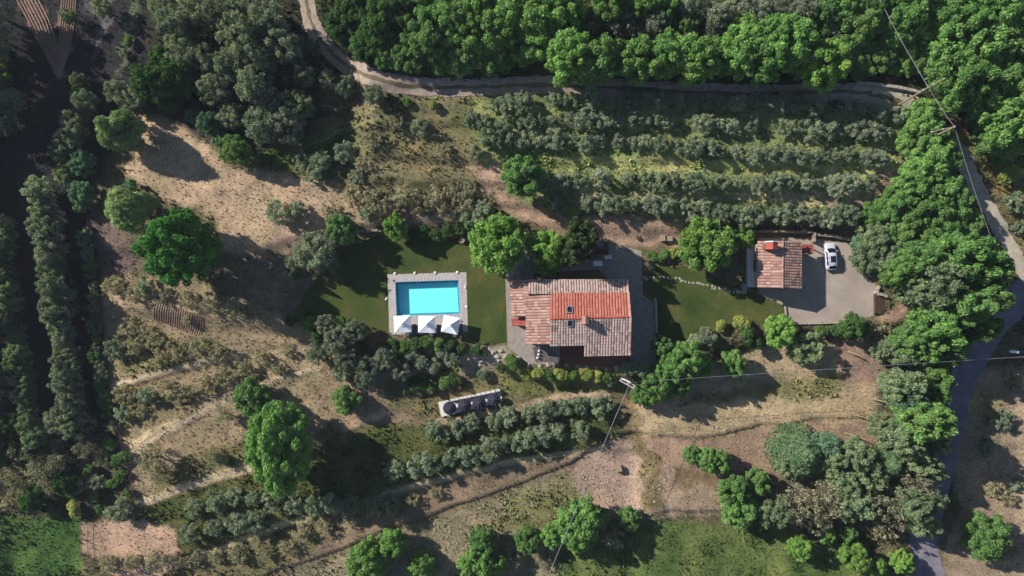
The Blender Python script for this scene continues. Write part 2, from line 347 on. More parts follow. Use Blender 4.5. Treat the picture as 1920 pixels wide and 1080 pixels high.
# ------------------------------------------------------------------ the ground: one sheet, coloured by what covers it and, in the left gully, by shade
# (polygon in picture points, colour, soft edge, how grassy)
ZONES = [
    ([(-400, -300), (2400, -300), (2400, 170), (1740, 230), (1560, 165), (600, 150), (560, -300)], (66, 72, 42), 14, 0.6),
    ([(-600, -400), (560, -400), (600, 170), (490, 290), (390, 260), (275, 205), (245, 215), (190, 330), (172, 430), (185, 700), (225, 800), (262, 940), (160, 965), (-600, 965)], (46, 45, 46), 12, 0.1),  # left gully: tree shade is put into the dark soil colour
    ([(260, -20), (560, -20), (590, 180), (640, 210), (500, 295), (400, 260), (300, 150)], (58, 60, 44), 14, 0.5),
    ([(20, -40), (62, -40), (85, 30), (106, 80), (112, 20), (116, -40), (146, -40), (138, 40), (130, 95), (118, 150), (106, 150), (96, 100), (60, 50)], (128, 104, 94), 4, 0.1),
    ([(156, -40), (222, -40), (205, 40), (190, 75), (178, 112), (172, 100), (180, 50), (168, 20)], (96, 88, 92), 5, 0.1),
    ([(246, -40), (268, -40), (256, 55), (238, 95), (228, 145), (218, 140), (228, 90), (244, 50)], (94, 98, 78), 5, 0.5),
    ([(175, 390), (200, 400), (240, 450), (265, 500), (200, 530), (178, 500)], (112, 92, 84), 8, 0.1),
    ([(150, 820), (200, 830), (190, 860), (150, 875)], (110, 86, 84), 6, 0.1),
    ([(0, 860), (100, 850), (170, 900), (110, 945), (0, 930)], (80, 68, 64), 12, 0.3),
    ([(0, 800), (160, 820), (200, 790), (250, 900), (255, 945), (0, 962)], (92, 88, 62), 12, 0.9),
    # bare slope at upper left
    ([(262, 212), (330, 228), (395, 285), (470, 325), (560, 315), (640, 352), (700, 400), (640, 430), (560, 455), (520, 480), (430, 480), (400, 400), (310, 370), (240, 325), (250, 262)], (178, 152, 120), 9, 0.12),
    ([(500, 400), (700, 395), (880, 395), (900, 420), (720, 425), (640, 425), (540, 470)], (166, 140, 116), 10, 0.1),
    # hillside below the track
    ([(470, 300), (600, 235), (740, 180), (900, 175), (980, 260), (960, 345), (800, 352), (640, 345), (520, 325)], (110, 107, 74), 14, 0.8),
    ([(480, 295), (620, 240), (660, 250), (620, 320), (530, 325)], (80, 96, 50), 14, 0.9),
    ([(760, 220), (880, 210), (900, 290), (800, 340), (740, 310)], (124, 116, 76), 20, 0.7),
    ([(790, 165), (900, 170), (840, 185), (770, 200)], (132, 122, 84), 8, 0.5),
    # terraced grove
    ([(870, 176), (1130, 172), (1700, 215), (1680, 400), (1300, 415), (990, 395), (900, 300)], (128, 136, 88), 12, 0.8),
    ([(950, 282), (1180, 286), (1190, 308), (1000, 312), (940, 310)], (86, 112, 54), 9, 1.0),
    ([(1000, 284), (1230, 300), (1690, 310), (1690, 328), (1230, 322), (1010, 316)], (166, 168, 108), 6, 0.8),
    ([(1000, 352), (1340, 362), (1680, 345), (1680, 366), (1540, 386), (1330, 378), (1010, 380)], (168, 160, 114), 6, 0.6),
    ([(1640, 325), (1672, 325), (1672, 352), (1648, 356)], (172, 142, 118), 4, 0.1),
    ([(1540, 378), (1670, 368), (1640, 392), (1545, 394)], (166, 142, 120), 5, 0.1),
    ([(1400, 172), (1560, 172), (1700, 200), (1600, 190), (1400, 184)], (140, 112, 92), 5, 0.2),
    ([(880, 312), (940, 305), (960, 375), (1030, 402), (1115, 408), (1290, 420), (1300, 460), (1190, 462), (1110, 455), (1000, 425), (930, 392), (900, 345)], (172, 142, 118), 7, 0.05),
    ([(1270, 405), (1420, 418), (1420, 440), (1300, 440)], (120, 108, 80), 8, 0.4),
    # terraces at the left
    ([(190, 520), (330, 520), (450, 560), (560, 600), (640, 640), (720, 690), (700, 760), (480, 870), (262, 945), (232, 860), (196, 700)], (146, 128, 98), 9, 0.35),
    ([(200, 620), (330, 640), (420, 650), (330, 690), (210, 700)], (122, 116, 76), 14, 0.6),
    ([(210, 740), (400, 735), (330, 790), (240, 820)], (122, 112, 78), 14, 0.6),
    ([(400, 640), (540, 610), (620, 660), (480, 700), (400, 690)], (146, 130, 98), 12, 0.3),
    ([(430, 470), (560, 470), (600, 540), (560, 600), (430, 560), (400, 500)], (118, 104, 82), 14, 0.3),
    ([(300, 880), (480, 815), (480, 868), (280, 935)], (122, 112, 72), 8, 0.7),
    ([(620, 690), (760, 700), (820, 720), (830, 790), (700, 790), (640, 800), (600, 740)], (146, 124, 98), 10, 0.2),
    ([(690, 800), (780, 790), (840, 850), (760, 870), (700, 850)], (72, 88, 44), 9, 1.0),
    # garden south of the house
    ([(690, 670), (960, 655), (1190, 690), (1190, 740), (960, 755), (830, 790), (740, 770)], (116, 108, 72), 10, 0.5),
    ([(940, 690), (1150, 712), (1150, 735), (940, 745)], (110, 112, 66), 8, 0.8),
    ([(880, 660), (960, 650), (960, 690), (860, 700)], (150, 138, 120), 8, 0.1),
    # lower terraces
    ([(260, 950), (480, 880), (640, 820), (780, 790), (960, 775), (1150, 750), (1160, 840), (960, 862), (730, 930), (340, 1060), (260, 1090)], (84, 88, 50), 8, 0.9),
    ([(560, 965), (740, 925), (960, 868), (1120, 850), (1060, 888), (960, 918), (760, 985), (520, 1082), (330, 1090)], (128, 112, 88), 7, 0.4),
    ([(330, 1062), (600, 972), (640, 990), (560, 1040), (500, 1085), (330, 1100)], (108, 102, 66), 10, 0.7),
    ([(520, 1085), (760, 990), (960, 922), (1075, 880), (1130, 850), (1150, 960), (1180, 1200), (500, 1200)], (132, 122, 92), 8, 0.45),
    ([(960, 930), (1090, 895), (1100, 960), (1000, 1000), (900, 1000)], (112, 112, 72), 14, 0.7),
    ([(1070, 890), (1150, 815), (1200, 820), (1270, 900), (1270, 968), (1110, 965)], (160, 136, 116), 7, 0.1),
    ([(1170, 745), (1215, 780), (1238, 860), (1240, 960), (1205, 965), (1195, 860), (1170, 790)], (116, 102, 70), 6, 0.5),
    # meadow at lower right
    ([(1190, 745), (1420, 650), (1640, 640), (1650, 790), (1440, 798), (1360, 824), (1200, 818)], (164, 144, 110), 7, 0.35),
    ([(1280, 745), (1420, 715), (1580, 705), (1570, 740), (1400, 752), (1290, 765)], (128, 120, 76), 10, 0.7),
    ([(1200, 818), (1360, 826), (1440, 798), (1650, 790), (1640, 900), (1500, 900), (1270, 905)], (150, 124, 102), 6, 0.15),
    ([(1240, 905), (1360, 890), (1360, 960), (1260, 965)], (156, 134, 108), 7, 0.2),
    ([(1270, 875), (1350, 895), (1350, 915), (1270, 910)], (124, 104, 76), 8, 0.3),
    ([(1380, 890), (1740, 880), (1730, 1000), (1400, 985)], (108, 94, 76), 14, 0.3),
    ([(1060, 985), (1200, 975), (1440, 980), (1560, 1020), (1710, 1080), (1710, 1250), (1040, 1250)], (92, 106, 58), 12, 1.0),
    ([(-300, 962), (150, 968), (152, 1300), (-300, 1300)], (72, 98, 48), 7, 1.0),
    ([(156, 978), (240, 978), (335, 990), (338, 1050), (290, 1100), (260, 1110), (157, 1042)], (172, 142, 116), 5, 0.1),
    # beyond the road
    ([(1790, 690), (2300, 660), (2300, 1300), (1780, 1300), (1775, 1060), (1795, 950), (1775, 800)], (152, 132, 106), 8, 0.3),
    ([(1800, 720), (1860, 740), (1890, 800), (1830, 790)], (128, 122, 80), 14, 0.6),
    ([(1780, 240), (1860, 260), (2300, 230), (2300, 520), (1920, 470), (1850, 330)], (122, 112, 66), 8, 0.6),
    ([(1640, 590), (1720, 560), (1700, 600), (1650, 610)], (158, 130, 110), 7, 0.1),
    ([(1560, 635), (1650, 640), (1660, 720), (1580, 720)], (140, 116, 98), 10, 0.2),
]
# worn lines: (picture points, half width, colour)
LINES = [
    ([(215, 722), (330, 692), (450, 666), (560, 652)], 5, (190, 172, 136)),
    ([(238, 856), (330, 802), (430, 748), (520, 712), (600, 688)], 5, (204, 182, 146)),
    ([(250, 832), (300, 800), (330, 790)], 5, (180, 162, 124)),
    ([(270, 942), (350, 912), (420, 890), (482, 872)], 8, (212, 188, 148)),
    ([(650, 800), (700, 782), (720, 772)], 6, (184, 152, 118)),
    ([(330, 1062), (480, 1002), (600, 962), (720, 932)], 5, (190, 178, 130)),
    ([(720, 930), (850, 892), (1000, 858), (1125, 845)], 5, (186, 168, 130)),
    ([(820, 792), (960, 768), (1060, 742), (1140, 738)], 6, (186, 160, 132)),
    ([(700, 715), (800, 690), (890, 668), (940, 655)], 5, (164, 148, 124)),
    ([(1210, 805), (1300, 770), (1400, 762), (1500, 772), (1620, 775)], 12, (176, 154, 116)),
    ([(540, 290), (620, 252), (740, 215)], 3, (124, 126, 84)),
    ([(480, 690), (560, 655), (600, 640)], 8, (168, 150, 114)),
]
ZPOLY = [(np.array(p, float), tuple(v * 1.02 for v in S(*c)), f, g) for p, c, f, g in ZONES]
def ground_cover(x, y, z):
    """colour and grassiness of the ground at a place"""
    px, py = proj(x, y, z)
    wx = px + (vnoise(x, y, 2.2, 4) - 0.5) * 22 + (vnoise(x, y, 0.8, 5) - 0.5) * 10
    wy = py + (vnoise(x, y, 2.2, 6) - 0.5) * 16 + (vnoise(x, y, 0.8, 7) - 0.5) * 8
    col = np.tile(np.array([v * 1.0 for v in S(104, 98, 68)]), (len(x), 1)); gr = np.full(len(x), 0.5)
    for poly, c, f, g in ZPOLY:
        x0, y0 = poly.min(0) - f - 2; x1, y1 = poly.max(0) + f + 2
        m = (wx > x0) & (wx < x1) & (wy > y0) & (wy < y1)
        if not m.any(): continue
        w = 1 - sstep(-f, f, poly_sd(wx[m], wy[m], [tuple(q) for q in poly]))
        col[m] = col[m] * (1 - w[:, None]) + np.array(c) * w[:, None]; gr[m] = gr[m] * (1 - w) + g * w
    for pts, hw, c in LINES:
        d = line_sd(px + (wx - px) * 0.3, py + (wy - py) * 0.3, pts); w = 1 - sstep(hw * 0.5, hw * 1.6, d)
        w = w * (0.55 + 0.45 * vnoise(x, y, 1.2, 9)); col = col * (1 - w[:, None]) + np.array([v * 1.02 for v in S(*c)]) * w[:, None]; gr = gr * (1 - w)
    # patches of drier and greener growth
    a = vnoise(x, y, 3.5, 11) - 0.5; b = vnoise(x, y, 1.1, 12) - 0.5
    k = gr[:, None]
    col = col * (1 + (0.5 * a + 0.35 * b)[:, None] * (0.4 + 0.6 * k)) * (1 + np.stack([0.35 * a, 0.0 * a, 0.1 * a], 1) * k)
    lum = (col * np.array([0.3, 0.59, 0.11])).sum(1, keepdims=True); ds = 0.1 * sstep(0.98, 1.12, col[:, :1] / col[:, 1:2]); col = col * (1 - ds) + lum * ds * np.array([1.0, 0.99, 1.02])
    col = col * np.array([1.01, 1.0, 1.02])
    return np.clip(col, 0.005, 0.9), gr
def axis(a, b, d, far):
    core = np.arange(a, b + d, d); out = []; e = core[-1]; st = d
    while e < far: st *= 1.35; e += st; out.append(e)
    lo = []; e = core[0]; st = d
    while e > -far: st *= 1.35; e -= st; lo.append(e)
    return np.array(lo[::-1] + list(core) + out)
gxs, gys = axis(-98, 98, 0.34, 900), axis(-62, 66, 0.34, 900)
GX, GY = np.meshgrid(gxs, gys); gx_, gy_ = GX.ravel(), GY.ravel(); gh_ = ground_z(gx_, gy_)
_GH = gh_.reshape(len(gys), len(gxs))
import bisect
_lx, _ly = gxs.tolist(), gys.tolist()
def gz(x, y):
    i = min(max(bisect.bisect_right(_lx, x) - 1, 0), len(_lx) - 2); j = min(max(bisect.bisect_right(_ly, y) - 1, 0), len(_ly) - 2)
    fx = (x - _lx[i]) / (_lx[i + 1] - _lx[i]); fy = (y - _ly[j]) / (_ly[j + 1] - _ly[j])
    return float((_GH[j, i] * (1 - fx) + _GH[j, i + 1] * fx) * (1 - fy) + (_GH[j + 1, i] * (1 - fx) + _GH[j + 1, i + 1] * fx) * fy)
# the pool is a real hole: sink the ground inside its rim
POOL = [P(741, 529), P(859.5, 525), P(863, 588), P(743.5, 592)]
pool_sd = poly_sd(gx_, gy_, [(p.x, p.y) for p in POOL])
gh2 = np.where(pool_sd < 0.45, -2.6, gh_)
nx, ny = len(gxs), len(gys)
ii = (np.arange(ny - 1)[:, None] * nx + np.arange(nx - 1)[None, :]).ravel()
gq = np.stack([ii, ii + 1, ii + 1 + nx, ii + nx], 1)
gme = np_mesh('ground', np.stack([gx_, gy_, gh2], 1), gq, 'ground', True)
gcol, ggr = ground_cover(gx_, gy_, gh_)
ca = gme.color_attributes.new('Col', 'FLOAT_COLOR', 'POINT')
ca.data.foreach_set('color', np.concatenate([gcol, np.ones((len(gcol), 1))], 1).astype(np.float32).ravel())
ground = struct(link('ground', gme))
# ------------------------------------------------------------------ lawns, yard, roads
LAWN_W = [(556, 580), (575, 545), (612, 505), (650, 462), (700, 445), (745, 440), (880, 452), (905, 500), (947, 508), (949, 642), (905, 648), (880, 636), (730, 628), (690, 618), (640, 612), (590, 602), (560, 598)]
LAWN_E = [(1206, 512), (1240, 498), (1300, 500), (1340, 520), (1398, 545), (1440, 560), (1471, 574), (1474, 600), (1440, 606), (1380, 618), (1320, 632), (1270, 640), (1232, 648), (1231, 560), (1206, 552)]
# the west lawn has the pool cut out of it: two pieces of one sheet
def flat_sheet(name, polys, mat, z):
    mb = MB()
    for poly in polys: mb.add([P(*p, z) for p in poly], [tuple(reversed(range(len(poly))))])
    me = mb.mesh(name, mat); bm = bmesh.new(); bm.from_mesh(me); bmesh.ops.triangulate(bm, faces=bm.faces[:])
    if sum(f.normal.z for f in bm.faces) < 0: bmesh.ops.reverse_faces(bm, faces=bm.faces[:])
    bm.to_mesh(me); bm.free(); return struct(link(name, me))
flat_sheet('lawn', [[(556, 580), (575, 545), (612, 505), (650, 462), (700, 445), (727.5, 441), (727.5, 629), (690, 618), (640, 612), (590, 602), (560, 598)],
                    [(727.5, 441), (745, 440), (880, 452), (874, 511), (727.5, 515)], [(880, 452), (905, 500), (947, 508), (949, 642), (905, 648), (880, 636), (877, 622), (874, 511)]], 'lawn', 0.03)
flat_sheet('lawn', [LAWN_E], 'lawn', 0.03)
YARD = [(1521, 446), (1592, 455), (1600, 478), (1612, 508), (1642, 532), (1639, 548), (1638, 592), (1600, 603), (1476, 606), (1472, 574), (1440, 560), (1420, 548), (1420, 446)]
flat_sheet('gravel_yard', [YARD], 'gravel', 0.034)
flat_sheet('patio', [[(958, 470), (1000, 462), (1107, 452), (1165, 462), (1203, 470), (1205, 552), (1228, 570), (1229, 690), (1172, 690), (1184, 560), (1120, 505), (958, 515)]], 'paving', 0.038)
flat_sheet('pavement', [[(947, 512), (1000, 512), (1010, 600), (1050, 640), (1050, 684), (990, 682), (952, 650)]], 'paving', 0.042)
DIRT_ROAD = [(572, -60), (574, 0), (584, 48), (612, 92), (655, 128), (705, 150), (770, 163), (850, 166), (950, 161), (1050, 158), (1120, 164), (1250, 171), (1420, 178), (1560, 172), (1630, 174), (1690, 192), (1726, 214), (1760, 244), (1790, 275), (1812, 312)]
struct(ribbon('dirt_road', DIRT_ROAD, 2.7, 'track', 0.07, 0.18, 1))
m_ = struct(ribbon('road_verge', DIRT_ROAD[1:16], 0.55, 'track_verge', 0.105, 0.16, 2, 3))
struct(ribbon('gravel_road', [(1600, 170), (1640, 174), (1682, 186), (1718, 206)], 2.9, 'pale_gravel', 0.09, 0.3, 3))
struct(ribbon('gravel_road', [(1782, 262), (1812, 312), (1840, 365), (1866, 412), (1892, 460), (1915, 505), (1960, 560)], 2.5, 'pale_gravel', 0.09, 0.25, 4))
struct(ribbon('asphalt_road', [(1990, 500), (1925, 540), (1885, 590), (1838, 650), (1800, 715), (1782, 790), (1765, 870), (1745, 950), (1728, 1010), (1738, 1060), (1760, 1120), (1800, 1200)], 4.6, 'asphalt', 0.06, 0.1, 5))
# ------------------------------------------------------------------ grass and weeds as real tufts
def tufts(name, n, seed, size, pick, tint=1.0):
    rng = np.random.default_rng(seed); x = rng.uniform(-88, 88, n); y = rng.uniform(-54, 58, n); z = ground_z(x, y)
    c, g = ground_cover(x, y, z)
    px, py = proj(x, y, z); keep = pick(px, py, g, rng.random(n), x, y)
    for poly, e in ((LAWN_W, -4), (LAWN_E, -4), (YARD, 0)): keep &= poly_sd(px, py, poly) > e + 5 * (vnoise(x, y, 1.5, 16) - 0.5)
    keep &= poly_sd(px, py, [(940, 440), (1230, 440), (1235, 690), (940, 690)]) > 0
    for line, w in ((DIRT_ROAD, 14), ([(1782, 262), (1840, 365), (1915, 505)], 14), ([(1925, 540), (1838, 650), (1782, 790), (1745, 950), (1730, 1010), (1760, 1120)], 28)): keep &= line_sd(px, py, line) > w
    keep &= poly_sd(px, py, [(818, 745), (940, 725), (946, 756), (824, 782)]) > 0
    x, y, z, c = x[keep], y[keep], z[keep], c[keep]; n = len(x)
    s = size * rng.uniform(0.5, 1.4, n); vs = np.zeros((n, 3, 3, 3)); 
    for k in range(3):
        a = rng.uniform(0, 6.283, n); w = s * rng.uniform(0.25, 0.5, n); lean = s * rng.uniform(0.2, 0.7, n)
        dx, dy = np.cos(a), np.sin(a)
        vs[:, k, 0] = np.stack([x - dy * w, y + dx * w, z - 0.03], 1); vs[:, k, 1] = np.stack([x + dy * w, y - dx * w, z - 0.03], 1)
        vs[:, k, 2] = np.stack([x + dx * lean, y + dy * lean, z + s * rng.uniform(0.6, 1.0, n)], 1)
    f = np.arange(n * 9).reshape(-1, 3); me = np_mesh(name, vs.reshape(-1, 3), f, 'tuft')
    cc = np.repeat(c * tint * rng.uniform(0.75, 1.35, (n, 1)), 9, 0)
    at = me.color_attributes.new('Col', 'FLOAT_COLOR', 'POINT'); at.data.foreach_set('color', np.concatenate([cc, np.ones((len(cc), 1))], 1).astype(np.float32).ravel())
    o = link(name, me); o['kind'] = 'stuff'; return o
m, nt, b = new_mat('grass_blades'); at_ = nt.nodes.new('ShaderNodeVertexColor'); at_.layer_name = 'Col'; nt.links.new(at_.outputs[0], b.inputs['Base Color']); M['tuft'] = m
o = tufts('dry_grass', 150000, 21, 0.24, lambda px, py, g, r, x, y: r < 0.25 + 0.75 * g * (vnoise(x, y, 2.0, 14) > 0.35))
o['label'] = 'dry grass and low weeds over the hillside terraces'; o['category'] = 'grass'
o = tufts('tall_weeds', 60000, 22, 0.5, lambda px, py, g, r, x, y: (g > 0.42) & (r < 1.1 * (vnoise(x, y, 2.6, 15) - 0.42) * 2.4), np.array([0.85, 1.0, 0.75]))
o['label'] = 'tall green weeds in clumps over the hillside'; o['category'] = 'weeds'

def field_stones(name, n, seed, poly):
    rng = np.random.default_rng(seed); P0 = np.array(poly); px = rng.uniform(P0[:, 0].min(), P0[:, 0].max(), n); py = rng.uniform(P0[:, 1].min(), P0[:, 1].max(), n)
    k = poly_sd(px, py, poly) < 0; px, py = px[k], py[k]; V = []; F = []
    for a, b in zip(px, py):
        g = G(a, b); r = 0.07 + 0.16 * rng.random() ** 2.5; o = len(V); m = 5
        for z, f in ((-0.05, 1.0), (r * 0.7, 0.6)):
            for i in range(m): t = 6.283 * i / m; w = r * f * rng.uniform(0.75, 1.25); V.append((g.x + math.cos(t) * w, g.y + math.sin(t) * w, g.z + z))
        F += [(o + i, o + (i + 1) % m, o + m + (i + 1) % m, o + m + i) for i in range(m)] + [tuple(o + m + i for i in range(m))]
    mb = MB(); mb.v = V; mb.f = F; o = link(name, mb.mesh(name, 'stone')); o['kind'] = 'stuff'; return o
o = field_stones('field_stones', 1900, 61, [(560, 1080), (760, 995), (960, 925), (1075, 885), (1130, 850), (1260, 900), (1250, 960), (1100, 1000), (900, 1080)]); o['label'] = 'pale loose stones strewn over the lower slope'; o['category'] = 'stones'
o = field_stones('terrace_edge_stones', 2600, 62, [(236, 852), (330, 798), (430, 744), (520, 708), (600, 684), (600, 692), (520, 717), (430, 753), (330, 807), (240, 860)]); o['label'] = 'pale stones edging the narrow left terrace path'; o['category'] = 'stones'
# ------------------------------------------------------------------ crowns of many small leaf faces
def leaf_cloud(pos, nrm, size, rng, jitter=0.6, long=1.5):
    n = len(pos); nrm = nrm * 0.85 + np.array([0, 0, 0.5]) + rng.normal(0, jitter, (n, 3)); nrm /= np.linalg.norm(nrm, axis=1)[:, None] + 1e-9
    t = np.cross(nrm, rng.normal(0, 1, (n, 3))); t /= np.linalg.norm(t, axis=1)[:, None] + 1e-9
    b = np.cross(nrm, t); s = (size * rng.uniform(0.55, 1.25, n))[:, None]
    v = np.stack([pos - t * s * long * 0.5, pos + b * s * 0.42 + nrm * s * 0.12, pos + t * s * long * 0.5, pos - b * s * 0.42 + nrm * s * 0.12], 1)
    return v.reshape(-1, 3), np.arange(n * 4).reshape(-1, 4)
def crown_pts(rng, n, R_, lobes, lobe_r, spread, zr, thick=0.22, droop=0.0, zmin=-0.75):
    """points on a cluster of uneven leaf clumps, radius R_ and vertical radius R_*zr, centred on 0"""
    cs = []; rs = []
    for i in range(lobes):
        for _ in range(50):
            d = rng.normal(0, 1, 3); d /= np.linalg.norm(d)
            if d[2] > zmin: break
        k = spread * rng.uniform(0.04, 1.0) ** 0.4
        r = lobe_r * rng.uniform(0.6, 1.35); c = d * min(k, 1.12 - r); cs.append(c); rs.append(r)
    cs = np.array(cs); rs = np.array(rs)
    m = int(n * 1.9); w = rs ** 2 / (rs ** 2).sum(); idx = rng.choice(lobes, m, p=w)
    d = rng.normal(0, 1, (m, 3)); d /= np.linalg.norm(d, axis=1)[:, None]; d[:, 2] = np.where(d[:, 2] < -0.6, -d[:, 2], d[:, 2])
    # every lobe is itself lumpy
    bump_ = 1 + 0.16 * np.sin(d[:, 0] * 7 + idx) * np.sin(d[:, 1] * 7 + idx * 2.1) + 0.08 * np.sin(d[:, 2] * 13 + idx)
    p = cs[idx] + d * (rs[idx] * bump_ * (1 - thick * rng.random(m) ** 2))[:, None]
    depth = np.zeros(m)
    for c, r in zip(cs, rs): depth = np.maximum(depth, 1 - np.linalg.norm(p - c, axis=1) / r)
    ok = depth < (0.35 if thick < 0.5 else 0.95); p, d = p[ok][:n], d[ok][:n]
    if droop: p[:, 2] -= droop * (p[:, 0] ** 2 + p[:, 1] ** 2)
    return p * np.array([R_, R_, R_ * zr]), d
CROWNS = {}; ZRAT = {'great': 0.85, 'oliveb': 0.75, 'shrub': 0.75, 'bare': 0.7}
def family(name, count, R_, n, leaf, lobes, lobe_r, spread, zr, seed, thick=0.22, jitter=0.6, long=1.5, droop=0.0, zmin=-0.75):
    out = []
    for i in range(count):
        rng = np.random.default_rng(seed * 100 + i); p, d = crown_pts(rng, n, R_, lobes, lobe_r, spread, zr, thick, droop, zmin)
        v, q = leaf_cloud(p, d, leaf, rng, jitter, long); me = np_mesh('crown_' + name, v, q, 'leaf'); out.append(me)
    CROWNS[name] = (out, R_)
family('broad', 7, 3.6, 16000, 0.23, 130, 0.155, 0.95, 0.8, 1, 0.4, 0.7)
family('great', 3, 6.0, 40000, 0.27, 190, 0.135, 0.95, 0.85, 2, 0.4, 0.7)
family('olive', 12, 1.8, 2800, 0.145, 40, 0.2, 0.92, 0.8, 3, 1.0, 1.0, 2.4)
family('dusty', 8, 1.8, 1150, 0.15, 60, 0.17, 0.95, 0.75, 9, 1.0, 1.0, 2.6)
family('oliveb', 6, 3.2, 7500, 0.17, 90, 0.17, 0.92, 0.75, 4, 1.0, 1.0, 2.4)
family('willow', 3, 3.8, 15000, 0.17, 30, 0.30, 0.72, 0.8, 5, 0.3, 0.5, 3.0, 0.25)
family('shrub', 5, 1.3, 1700, 0.17, 14, 0.34, 0.70, 0.75, 6, 0.25, 0.7, 1.6, 0, -0.1)
family('bare', 4, 2.4, 1100, 0.16, 40, 0.20, 0.85, 0.7, 7, 0.8, 1.2, 2.4)
family('fine', 4, 3.2, 12000, 0.18, 100, 0.16, 0.92, 0.8, 8, 0.7, 1.0, 2.0)
def cedar_mesh(seed):
    rng = np.random.default_rng(seed); P_ = []; D_ = []
    for lv in range(9):
        f = lv / 8; rr = 4.4 * (1 - f) ** 0.8 + 0.3; z = -2.6 + 6.2 * f
        for k in range(int(15 - 6 * f)):
            a = rng.uniform(0, 6.283); L = rr * rng.uniform(0.7, 1.08); n = int(150 * L / 4) + 20; t = rng.random(n) ** 0.7
            side = rng.normal(0, 0.16, n) * (0.4 + 1.6 * t) * L * 0.5
            x = np.cos(a) * t * L - np.sin(a) * side; y = np.sin(a) * t * L + np.cos(a) * side
            P_.append(np.stack([x, y, z - 0.5 * t * t * L * 0.4 + rng.normal(0, 0.12, n)], 1)); D_.append(np.tile([np.cos(a) * 0.3, np.sin(a) * 0.3, 1.0], (n, 1)))
    v, q = leaf_cloud(np.concatenate(P_), np.concatenate(D_), 0.22, rng, 0.45, 2.2); return np_mesh('crown_cedar', v, q, 'leaf')
CROWNS['cedar'] = ([cedar_mesh(71), cedar_mesh(72)], 4.4)
def cypress_mesh(seed):
    rng = np.random.default_rng(seed); n = 2600; z = rng.random(n); a = rng.uniform(0, 6.283, n); r = 0.62 * np.sin(np.pi * np.clip(z * 0.93 + 0.07, 0, 1)) ** 0.7 * (1 - 0.35 * z) * (1 - 0.2 * rng.random(n)) * (1 + 0.12 * np.sin(a * 5 + z * 20))
    p = np.stack([np.cos(a) * r, np.sin(a) * r, (z - 0.5) * 4.4], 1); d = np.stack([np.cos(a), np.sin(a), 0.5 + 0 * a], 1)
    v, q = leaf_cloud(p, d, 0.14, rng, 0.5, 2.0); return np_mesh('crown_cypress', v, q, 'leaf')
CROWNS['cypress'] = ([cypress_mesh(81)], 0.62)
def trunk_mesh(seed, limbs, twigs=0):
    """unit tree skeleton: foot at 0, crown centre at height 1, crown radius about 0.75"""
    rnd = random.Random(seed); mb = MB(); bx, by = rnd.uniform(-.06, .06), rnd.uniform(-.06, .06)
    mb.tube([(0, 0, -0.12), (bx * 0.4, by * 0.4, 0.25), (bx, by, 0.6), (bx * 1.3, by * 1.2, 1.0), (bx, by, 1.35)], [0.085, 0.06, 0.05, 0.035, 0.012], 7)
    for k in range(limbs):
        a = 6.283 * k / limbs + rnd.uniform(-.4, .4); z0 = rnd.uniform(0.4, 0.95); L = rnd.uniform(0.4, 0.66); up = rnd.uniform(0.15, 0.55)
        q = [Vector((bx * .8, by * .8, z0)), Vector((bx + math.cos(a) * L * .5, by + math.sin(a) * L * .5, z0 + up * .6)), Vector((bx + math.cos(a + .2) * L, by + math.sin(a + .2) * L, z0 + up))]
        mb.tube(q, [0.034, 0.022, 0.008], 5)
        for j in range(twigs):
            s = q[1].lerp(q[2], rnd.random()); a2 = a + rnd.uniform(-1.2, 1.2)
            mb.tube([s, s + Vector((math.cos(a2) * .2, math.sin(a2) * .2, .13)), s + Vector((math.cos(a2) * .34, math.sin(a2) * .34, .16))], [0.011, 0.008, 0.004], 4)
    return mb.mesh('trunk', 'bark', True)
TRUNKS = [trunk_mesh(i, 6) for i in range(4)]; TWIGGY = [trunk_mesh(20 + i, 9, 5) for i in range(3)]
